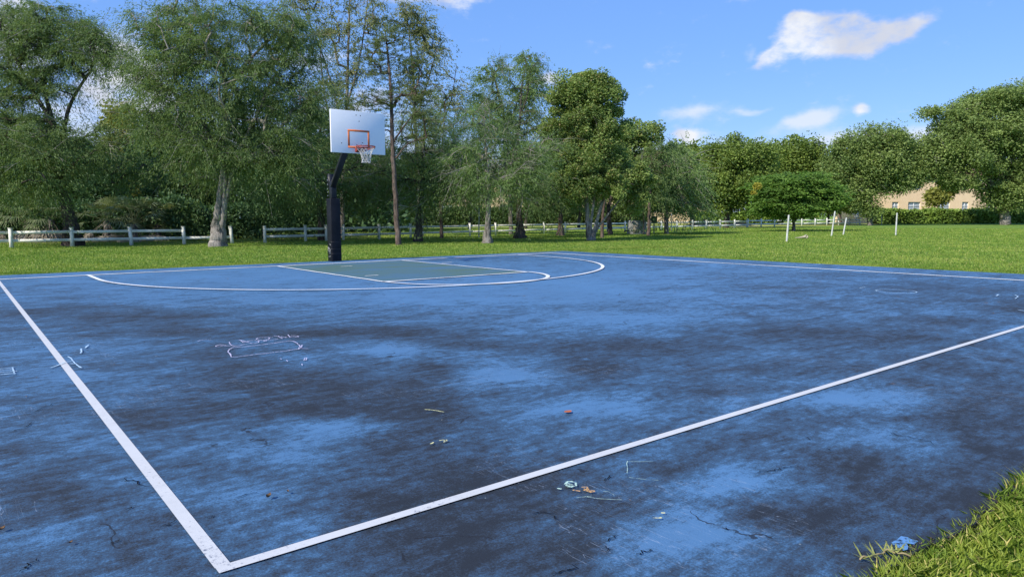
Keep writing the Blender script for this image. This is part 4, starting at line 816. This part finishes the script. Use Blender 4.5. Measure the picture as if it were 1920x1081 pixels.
def building(name, label, A, Bp, Hh, dep, wins, m, roofh=1.6):
    """front wall runs from A to Bp, wins: (s metres along, z0, w, h, kind)"""
    root = empty(name, A, label, 'building'); d = (Bp-A); Ln = np.linalg.norm(d); d = d/Ln; nrm = np.array([-d[1], d[0], 0.])
    if nrm@FWH < 0: nrm = -nrm
    # wall in pieces around window openings
    xs_ = sorted({0, Ln, *[w[0] for w in wins], *[w[0]+w[2] for w in wins]}); zs = sorted({-.1, Hh, *[w[1] for w in wins], *[w[1]+w[3] for w in wins]}); mb = MB()
    for a, b in zip(xs_[:-1], xs_[1:]):
        for c_, e_ in zip(zs[:-1], zs[1:]):
            mx_, mz_ = (a+b)/2, (c_+e_)/2
            if any(w[0] < mx_ < w[0]+w[2] and w[1] < mz_ < w[1]+w[3] for w in wins): continue
            mb.add([A+d*a+[0, 0, c_], A+d*b+[0, 0, c_], A+d*b+[0, 0, e_], A+d*a+[0, 0, e_]], [(0, 1, 2, 3)])
    for (p, q) in ((A, A+nrm*dep), (A+nrm*dep, Bp+nrm*dep), (Bp+nrm*dep, Bp)): mb.add([p+[0, 0, -.1], q+[0, 0, -.1], q+[0, 0, Hh], p+[0, 0, Hh]], [(0, 1, 2, 3)])
    for w in wins:   # reveals
        a, b, c_, e_ = w[0], w[0]+w[2], w[1], w[1]+w[3]; r_ = nrm*.2
        for (s0, z0, s1, z1) in ((a, c_, b, c_), (b, c_, b, e_), (b, e_, a, e_), (a, e_, a, c_)):
            p, q = A+d*s0+[0, 0, z0], A+d*s1+[0, 0, z1]; mb.add([p, q, q+r_, p+r_], [(0, 1, 2, 3)])
    adopt(mb.build('wall', m), root)
    for w in wins:
        s, z0, ww, hh_, kd = w; o = A+d*s+nrm*.15+np.array([0, 0, z0]); fr = MB(); up = np.array([0, 0, 1.])
        npan = max(2, int(round(ww/.9)))
        for q in range(npan+1): fr.beam(o+d*ww*q/npan, o+d*ww*q/npan+up*hh_, .07, .07, tuple(nrm))
        for zf in (0.03, hh_/2, hh_-.03): fr.beam(o+up*zf, o+d*ww+up*zf, .06, .06)
        fo = adopt(fr.build('window', M_TRIM), root)
        g = MB(); g.add([o+nrm*.03, o+d*ww+nrm*.03, o+d*ww+up*hh_+nrm*.03, o+up*hh_+nrm*.03], [(0, 1, 2, 3)]); gg = g.build('pane', {'g': M_GLASS, 'b': M_BLIND, 'w': M_TRIM}[kd]); gg.parent = fo; gg.matrix_parent_inverse = Matrix.Translation(root.location).inverted()@Matrix.Identity(4)
        gg.parent = fo; gg.matrix_parent_inverse = Matrix.Identity(4); fo.matrix_parent_inverse = Matrix.Translation(root.location).inverted()
    rb = MB(); ov = .5; c1, c2, c3, c4 = A-d*ov-nrm*ov, Bp+d*ov-nrm*ov, Bp+d*ov+nrm*(dep+ov), A-d*ov+nrm*(dep+ov); z = np.array([0, 0, Hh+.003]); r1 = A+d*dep/2+nrm*dep/2+[0, 0, Hh+roofh]; r2 = Bp-d*dep/2+nrm*dep/2+[0, 0, Hh+roofh]
    e = np.array([0, 0, .25]); Vv_ = [c1+z, c2+z, c3+z, c4+z, c1+z+e, c2+z+e, c3+z+e, c4+z+e, r1, r2]
    rb.add(Vv_, [(0, 3, 2, 1), (0, 1, 5, 4), (1, 2, 6, 5), (2, 3, 7, 6), (3, 0, 4, 7), (4, 5, 9, 8), (6, 7, 8, 9)]); rb.add(Vv_, [(5, 6, 9), (7, 4, 8)]); adopt(rb.build('roof', M_ROOF), root)
A, Bq = gd(1594, 106), gd(2350, 122); Lb = np.linalg.norm(Bq-A); sof = lambda u, AA=A, BB=Bq: None
def along(u, A, Bq):       # metres along the wall where that sight line meets it
    d = ray(u, 400.); d = d[:2]; w = (Bq-A)[:2]; Mx = np.array([[d[0], -w[0]], [d[1], -w[1]]]); s = np.linalg.solve(Mx, (A-CAM)[:2]); return s[1]*np.linalg.norm(w)
wins = []
for (u0, u1, kd) in ((1598, 1613, 'w'), (1672, 1684, 'b'), (1702, 1725, 'b'), (1758, 1780, 'b'), (1803, 1815, 'b'), (1848, 1863, 'g'), (1905, 1925, 'g'), (1960, 1980, 'g'), (2040, 2060, 'g')):
    a, b = along(u0, A, Bq), along(u1, A, Bq)
    wins.append((a, 1.3 if kd == 'w' else 1.9, b-a, 2.1 if kd == 'w' else 1.25, kd))
    wins.append((a, 5.0, b-a, 1.25, 'g'))
building('apartment_building', 'peach apartment block with white windows behind the right hedge', A, Bq, 7.0, 3.4, wins, M_STUCCO)
A, Bq = gd(690, 112), gd(1335, 112); wins = []
for s in np.arange(2.5, np.linalg.norm(Bq-A)-3, 4.6): wins += [(s, 1.7, 1.8, 1.4, 'b' if int(s) % 2 else 'g'), (s, 5.0, 1.8, 1.3, 'g')]
building('apartment_building', 'cream apartment block half hidden behind the long hedge at centre', A, Bq, 7.2, 12, wins, M_STUCCO2)

# ------------------------------------------------------------------ basketball hoop
PX, PY = .25, 1.0
hoop = empty('basketball_hoop', (PX, PY, 0), 'tall basketball hoop with white backboard on padded black post', 'basketball hoop')
def hp(mb, nm, m, w=0, smooth=False, parent=None):
    o = mb.build(nm, m, None, smooth); adopt(o, hoop)
    if parent is not None: o.parent = parent; o.matrix_parent_inverse = Matrix.Identity(4)
    if w: bevel(o, w)
    return o
pad = hp(MB().box((PX-.15, PY-.15, -.02), (PX+.15, PY+.15, 1.80)), 'post_padding', M_PAD, .02)
mb = MB()
for z in (.22, .35, .55):
    mb.box((PX-.1535, PY-.1535, z), (PX+.1535, PY+.1535, z+.012))
hp(mb, 'strap', M_STEEL, parent=pad)
mb = MB()
for (a, b, c_, d) in ((-.05, .34, .06, .40), (.06, .40, -.02, .22), (-.05, .34, -.03, .20), (.0, .3, .07, .3), (-.08, .15, .08, .13), (.09, .42, .1, .24), (-.1, .46, -.02, .5)):
    mb.beam((PX-.1545, PY+a, b), (PX-.1545, PY+c_, d), .006, .006, (1, 0, 0))
hp(mb, 'scratch', M_NET, parent=pad)
pole = hp(MB().box((PX-.08, PY-.08, 1.79), (PX+.08, PY+.08, 2.28)), 'pole', M_STEEL, .008)
BY = -1.22
arm = MB(); arm.beam((PX, PY-.02, 2.16), (.0, BY+.25, 3.62), .15, .17, (0, -.55, .8)); hp(arm, 'arm', M_STEEL, .008)
mb = MB()
for s in (-1, 1): mb.beam((s*.12, BY+.3, 3.60), (s*.45, BY+.04, 3.85), .05, .05); mb.beam((s*.1, BY+.3, 3.5), (s*.3, BY+.04, 3.10), .05, .05)
mb.box((-.13, BY+.16, 3.42), (.13, BY+.36, 3.74)); hp(mb, 'bracket', M_STEEL)
br = hp(MB().box((PX-.07, PY+.085, 1.86), (PX+.07, PY+.105, 2.50)).box((PX-.075, PY+.105, 2.12), (PX-.05, PY+.2, 2.48)).box((PX+.05, PY+.105, 2.12), (PX+.075, PY+.2, 2.48)), 'height_adjuster', M_STEEL)
hp(MB().box((PX-.045, PY+.108, 2.28), (PX+.045, PY+.19, 2.50)).box((PX-.04, PY+.108, 2.16), (PX+.04, PY+.17, 2.24)), 'adjuster_plate', M_GALV, parent=br)
mb = MB()
for z in (1.88, 1.98, 2.08, 2.2, 2.32): mb.tube([(PX-.095, PY+.15, z), (PX-.075, PY+.15, z)], .016, 8)
hp(mb, 'bolt', M_GALV, parent=br)
BW, B0, B1 = .762, 2.90, 3.97
board = MB().box((-BW, BY-.0, B0), (BW, BY+.045, B1)); board = hp(board, 'backboard', M_BOARD, .006)
mb = MB(); t_ = .05; q0, q1, z0, z1 = -.305, .305, 3.03, 3.50; y0, y1 = BY-.004, BY-.0005
mb.box((q0, y0, z0), (q1, y1, z0+t_)).box((q0, y0, z1-t_), (q1, y1, z1)).box((q0, y0, z0+t_), (q0+t_, y1, z1-t_)).box((q1-t_, y0, z0+t_), (q1, y1, z1-t_)); hp(mb, 'target_square', M_ORANGE, parent=board)
mb = MB()
for (x_, z_) in ((-.06, 3.87), (.06, 3.865), (-.48, 3.14), (-.06, 3.12), (.06, 3.12), (0.02, 3.72), (.1, 3.18)): mb.tube([(x_, BY-.008, z_), (x_, BY-.0005, z_)], .012 if z_ > 3.1 else .01, 8)
hp(mb, 'bolt', M_BOLT, parent=board)
RX, RY, RZ, RR = 0.0, BY-.38, 3.05, .235
th = np.linspace(0, 2*math.pi, 41); rim_o = MB().tube(np.stack([RX+RR*np.cos(th), RY+RR*np.sin(th), 0*th+RZ], 1), .013, 8, False)
rim_o.tube(np.stack([RX+(RR-.002)*np.cos(th), RY+(RR-.002)*np.sin(th), 0*th+RZ-.035], 1), .009, 6, False)
rim_o.box((-.11, BY-.02, 2.93), (.11, BY-.002, 3.06)).box((-.11, BY-.16, 3.02), (.11, BY-.02, 3.036))
for s in (-1, 1):
    rim_o.add([(s*.11, BY-.02, 2.92), (s*.11, BY-.02, 3.03), (s*.11, BY-.2, 3.03)], [(0, 1, 2)]); rim_o.add([(s*.105, BY-.02, 2.92), (s*.105, BY-.2, 3.03), (s*.105, BY-.02, 3.03)], [(0, 1, 2)])
    rim_o.tube([(s*.1, BY-.03, 2.96), (s*.14, RY+.02, 3.0), (s*.2, RY-.08, 3.02)], .009, 6)
rim_o = hp(rim_o, 'rim', M_RIM, smooth=False)
mb = MB(); nst = 12
def npnt(k, lv):
    prof = [(.232, 0), (.185, -.07), (.145, -.14), (.12, -.21), (.108, -.28), (.105, -.34), (.108, -.39)]; r_, dz = prof[lv]; a = (k+(.5 if lv % 2 else 0))*2*math.pi/nst; return np.array([RX+r_*math.cos(a)+.01*math.sin(k*2.1+lv), RY+r_*math.sin(a), RZ-.02+dz])
for k in range(nst):
    for lv in range(6):
        for dk in ((0, -1) if lv % 2 == 0 else (0, 1)): mb.tube([npnt(k, lv), npnt(k+dk, lv+1)], .0055, 4, False)
hp(mb, 'net', M_NET, parent=rim_o)

# ------------------------------------------------------------------ lawn things
box = gp(1194, 438.0); rb_ = empty('utility_box', box, 'grey boxy utility cabinet standing by the fence behind a thin reddish trunk', 'utility box')
def obox(cx, cy, w, d, z0, z1, taper=0):
    V = []
    for z, s in ((z0, 1), (z1, 1-taper)):
        for a, b in ((-1, -1), (1, -1), (1, 1), (-1, 1)): V.append(box+_ax*(cx+a*w/2*s)+_ay*(cy+b*d/2*s)+np.array([0, 0, z]))
    return np.array(V), [(0, 3, 2, 1), (4, 5, 6, 7), (0, 1, 5, 4), (1, 2, 6, 5), (2, 3, 7, 6), (3, 0, 4, 7)]
_ax = np.array([math.cos(-.35), math.sin(-.35), 0]); _ay = np.array([-_ax[1], _ax[0], 0])
o = adopt(MB().add(*obox(0, 0, 1.15, .85, -.04, .80, .06)).build('cabinet', M_CONC), rb_); bevel(o, .02)
o = adopt(MB().add(*obox(0, 0, 1.14, .84, .803, .93, .12)).build('lid', M_CONC), rb_); bevel(o, .03)
adopt(MB().add(*obox(-.3, -.437, .42, .02, .08, .62)).build('door_panel', noisy('tan_panel', (.42, .37, .30), (.33, .29, .24), 4, .8)), rb_)
adopt(MB().tube([box+_ax*-.6+[0, 0, .22], box+_ax*-.95+[0, 0, .22], box+_ax*-.98+[0, 0, .10]], .05, 8).build('pipe', M_STEEL), rb_)
p = gp(1226, 437); mbx = empty('meter_post', p, 'small grey meter box on a thin post right of the utility cabinet', 'meter box')
adopt(MB().beam(p+[0, 0, -.05], p+[0, 0, .9], .07, .07, (1, 0, 0)).build('post', M_FENCE), mbx)
adopt(MB().beam(p+[0, 0, .72], p+[0, 0, 1.22], .42, .2, tuple(FWH)).build('meter_cabinet', M_CONC), mbx)
for (u, y0, u1, y1, lab) in [(1475, 451.5, 1479, 404, 'nearest white pole in the lawn, left of the dry palm sheath'), (1559, 441, 1565.5, 397, 'tallest leaning white pole, left one of the close pair'), (1581, 439.5, 1587, 409, 'shorter leaning white pole, right one of the close pair'), (1679.5, 440, 1682, 400, 'upright white pole standing alone before the bright hedge')]:
    b = gp(u, y0); tpt = at(u1, y1, b); mb = MB(); mb.tube([b-[0, 0, .05], b+(tpt-b)*.5, tpt], [.048, .046, .043], 10); mb.tube([tpt, tpt+(tpt-b)/np.linalg.norm(tpt-b)*.03], [.047, .04], 10)
    tag(mb.build('white_pole', M_WHITE, None, True), lab, 'pole', 'white poles in the lawn')
for (u, y0, y1, lab) in [(898, 444, 392, 'thin grey pole left of the pale trunked open tree'), (1653, 421, 402, 'short grey post at the left end of the bright hedge'), (1207, 439, 388, 'thin dark utility pole rising behind the grey cabinet'), (1259, 432, 402, 'thin post behind the fence right of the meter box')]:
    b = gp(u, y0); tp = at(u, y1, b); tag(MB().tube([b-[0, 0, .05], (b+tp)/2, tp], .035, 8).tube([tp, tp+[0, 0, .03]], [.045, .03], 8).build('thin_post', M_GALV if u in (898, 1653, 1259) else BARK_DARK), lab, 'post')
b = gp(1605.5, 420.5); sg_ = empty('sign_post', b, 'small round topped sign on a thin post in front of the peach wall corner', 'sign')
adopt(MB().tube([b, b+[0, 0, .9]], .03, 8).build('post', M_GALV), sg_)
adopt(MB().tube([b+[0, 0, 1.05]-FWH*.05, b+[0, 0, 1.05]-FWH*.02], .28, 14).build('sign_plate', M_WHITE), sg_)
# dry palm sheath lying in the lawn
b = gp(1504, 446.5); rs = empty('palm_sheath', b, 'pale dry palm sheath lying on the lawn by the white poles', 'debris')
mb = MB(); s = np.linspace(0, 1, 9); Pp = np.array([b-_r0*(.38-.55*q)+np.array([0, 0, .03+.06*q**2]) for q in s]); mb.tube(Pp, (.03+.12*s**1.5)*.5, 9); adopt(mb.build('stalk', M_DRY, None, True), rs)
mb = MB(); th = np.linspace(0, 2*math.pi, 13); mb.tube([b+_r0*(.20+.10*math.cos(a))+np.array([0, 0, .09+.075*math.sin(a)])+FWH*.03*math.sin(2*a) for a in th], .03, 7, False)
mb.tube([b+_r0*.1+[0, 0, .04], b+_r0*.28+[0, 0, .04], b+_r0*.31+[0, 0, .09]], .04, 7); adopt(mb.build('boot', M_DRY, None, True), rs)
# brush piles and shrubs by the fence
for (u, y, w_, h_, m_, lab) in [(1322, 424.5, 2.4, .75, M_DRY, 'pile of dry brush behind the far part of the long fence'), (1385, 424, 1.6, .5, M_DRY, 'low tan brush pile behind the end of the long fence')]:
    b = gp(u, y-1); nl = 2200; g = rng.normal(size=(nl, 3))*np.array([w_/2, w_/2.5, h_/1.6]); Pq = b+g; Pq[:, 2] = np.abs(g[:, 2])*np.clip(1-np.hypot(g[:, 0], g[:, 1])/w_, .1, 1)
    V, Fq = leaves(Pq, rng.normal(size=(nl, 3)), .30, .05); tag(mesh_np('brush_pile', V, Fq, FOL_DEAD), lab, 'brush pile')

# ------------------------------------------------------------------ debris on the court
def leaf_thing(u, v, size, m, label, ang, name='fallen_leaf', curl=.25):
    b = gp(u, v); mb = MB(); L_ = size; c_, s_ = math.cos(ang), math.sin(ang); rows = 6; V = []
    for q in range(rows+1):
        f_ = q/rows; w_ = L_*.36*math.sin(math.pi*min(1, f_*.92+.06))**.8
        for k in (-1, 0, 1):
            x_, y_ = (f_-.5)*L_, k*w_; V.append(b+np.array([x_*c_-y_*s_, x_*s_+y_*c_, .012+curl*L_*(abs(k)*.5+(f_-.5)**2)*.9]))
    Fq = [(q*3+k, (q+1)*3+k, (q+1)*3+k+1, q*3+k+1) for q in range(rows) for k in (0, 1)]
    mb.add(V, Fq); o = mb.build(name, m, None, True); return tag(o, label, 'leaf')
leaf_thing(1065, 774.5, .062, M_LEAFO, 'bright orange leaf lying flat on the blue court at centre', .1, curl=.08)
leaf_thing(504, 936, .03, M_LEAFB, 'curled brown leaf near the bottom corner of the white lines', .5, curl=.9)
leaf_thing(540, 926, .016, M_LEAFB, 'tiny curled brown leaf right of the larger curled one', 1.5, curl=.9)
leaf_thing(4, 997, .026, M_LEAFB, 'small tan leaf at the left picture edge', .5, curl=.7)
leaf_thing(133, 1022, .016, M_LEAFB, 'tiny tan leaf left of the sideline near the bottom', .5, curl=.7)
# dark twigs and specks
rng = np.random.default_rng(77)
n = 420; x = rng.uniform(-9.5, 8.8, n); y = -17+rng.random(n)**1.0*17.5; mb = MB()
for a, b in zip(x, y):
    dq = math.hypot(a-CAM[0], b-CAM[1]); s_ = rng.uniform(.002, .0045)*min(2.2, max(.8, dq/4)); an = rng.uniform(0, 6.3); L_ = s_*rng.uniform(1, 4.5); d = np.array([math.cos(an), math.sin(an), 0]); w = np.array([-d[1], d[0], 0])
    p = np.array([a, b, .005]); mb.add([p-d*L_, p+w*s_*.5+[0, 0, s_*.8], p+d*L_, p-w*s_*.5+[0, 0, s_*.4]], [(0, 3, 2, 1)])
tag(mb.build('leaf_litter', M_LEAFB), 'scattered tiny brown leaf scraps and bark crumbs on the blue court', 'litter', kind='stuff')
n = 150; mb = MB(); x = rng.uniform(-9, 8, n); y = rng.uniform(-17, -6, n)
for a, b in zip(x, y):
    dq = math.hypot(a-CAM[0], b-CAM[1]); s_ = rng.uniform(.0015, .003)*min(3, max(.8, dq/3)); p = np.array([a, b, .006]); k = rng.uniform(0, 6.3, 5)
    mb.add([p+[math.cos(q)*s_*r_, math.sin(q)*s_*r_, 0] for q, r_ in zip(np.sort(k), rng.uniform(.6, 1.4, 5))][:4], [(0, 1, 2, 3)])
tag(mb.build('paint_chips', M_NET), 'tiny white paint chips scattered on the blue court', 'litter', kind='stuff')
n = 900; mb = MB(); x = rng.uniform(-8, 4, n)
for a in x:
    b = YN-.008*(a+5)+.035*float(nn(np.float64(a*1.7), 4))+rng.normal(0, .022); s_ = rng.uniform(.004, .011); p = np.array([a, b, .002]); q = rng.normal(0, 1, (4, 3)); q /= np.linalg.norm(q, axis=1)[:, None]; q[:, 2] = np.abs(q[:, 2]); mb.add(p+q*s_, [(0, 1, 2), (0, 2, 3), (0, 3, 1), (1, 3, 2)])
tag(mb.build('edge_crumbs', M_LITTER), 'dark crumbs of soil and asphalt along the grassy near edge of the court', 'soil crumbs', kind='stuff')
# runner of grass creeping over the court
def zr(a, b): return 1600+a/6, 1000+b/6
rr_ = empty('grass_runner', gp(*zr(600, 280)), 'yellow green grass runner creeping onto the court at bottom right', 'grass runner')
pts = [np.array(gp(*zr(a, b)))+[0, 0, .012+.01*(i_ % 2)] for i_, (a, b) in enumerate([(640, 285), (560, 280), (480, 255), (380, 235), (330, 255), (270, 290), (190, 300), (110, 315), (70, 325)])]
adopt(MB().tube(catmull(pts, [.0035]*len(pts), 4)[0], .0035, 6).build('stem', mat('runner_stem', (.30, .24, .12), .7)), rr_)
mb = MB()
for (a, b), ln in (((480, 255), .06), ((340, 235), .075), ((240, 292), .06), ((100, 318), .065), ((420, 250), .05)):
    p = np.array(gp(*zr(a, b)))+[0, 0, .015]
    for q in range(5):
        an = rng.uniform(0, 6.3); d = np.array([math.cos(an), math.sin(an), rng.uniform(.2, .9)]); d /= np.linalg.norm(d); w = np.cross(d, (0, 0, 1)); w /= np.linalg.norm(w); w *= .004; L_ = ln*rng.uniform(.6, 1.1)
        mb.add([p-w, p+w, p+d*L_*.6+w*.9, p+d*L_, p+d*L_*.6-w*.9], [(0, 1, 2, 3)]); mb.add([p+d*L_*.6+w*.9, p+d*L_, p+d*L_*.6-w*.9], [(0, 1, 2)])
adopt(mb.build('blades', m_foliage('runner_blade', (.28, .32, .07), (.42, .42, .14), trans=.3)), rr_)
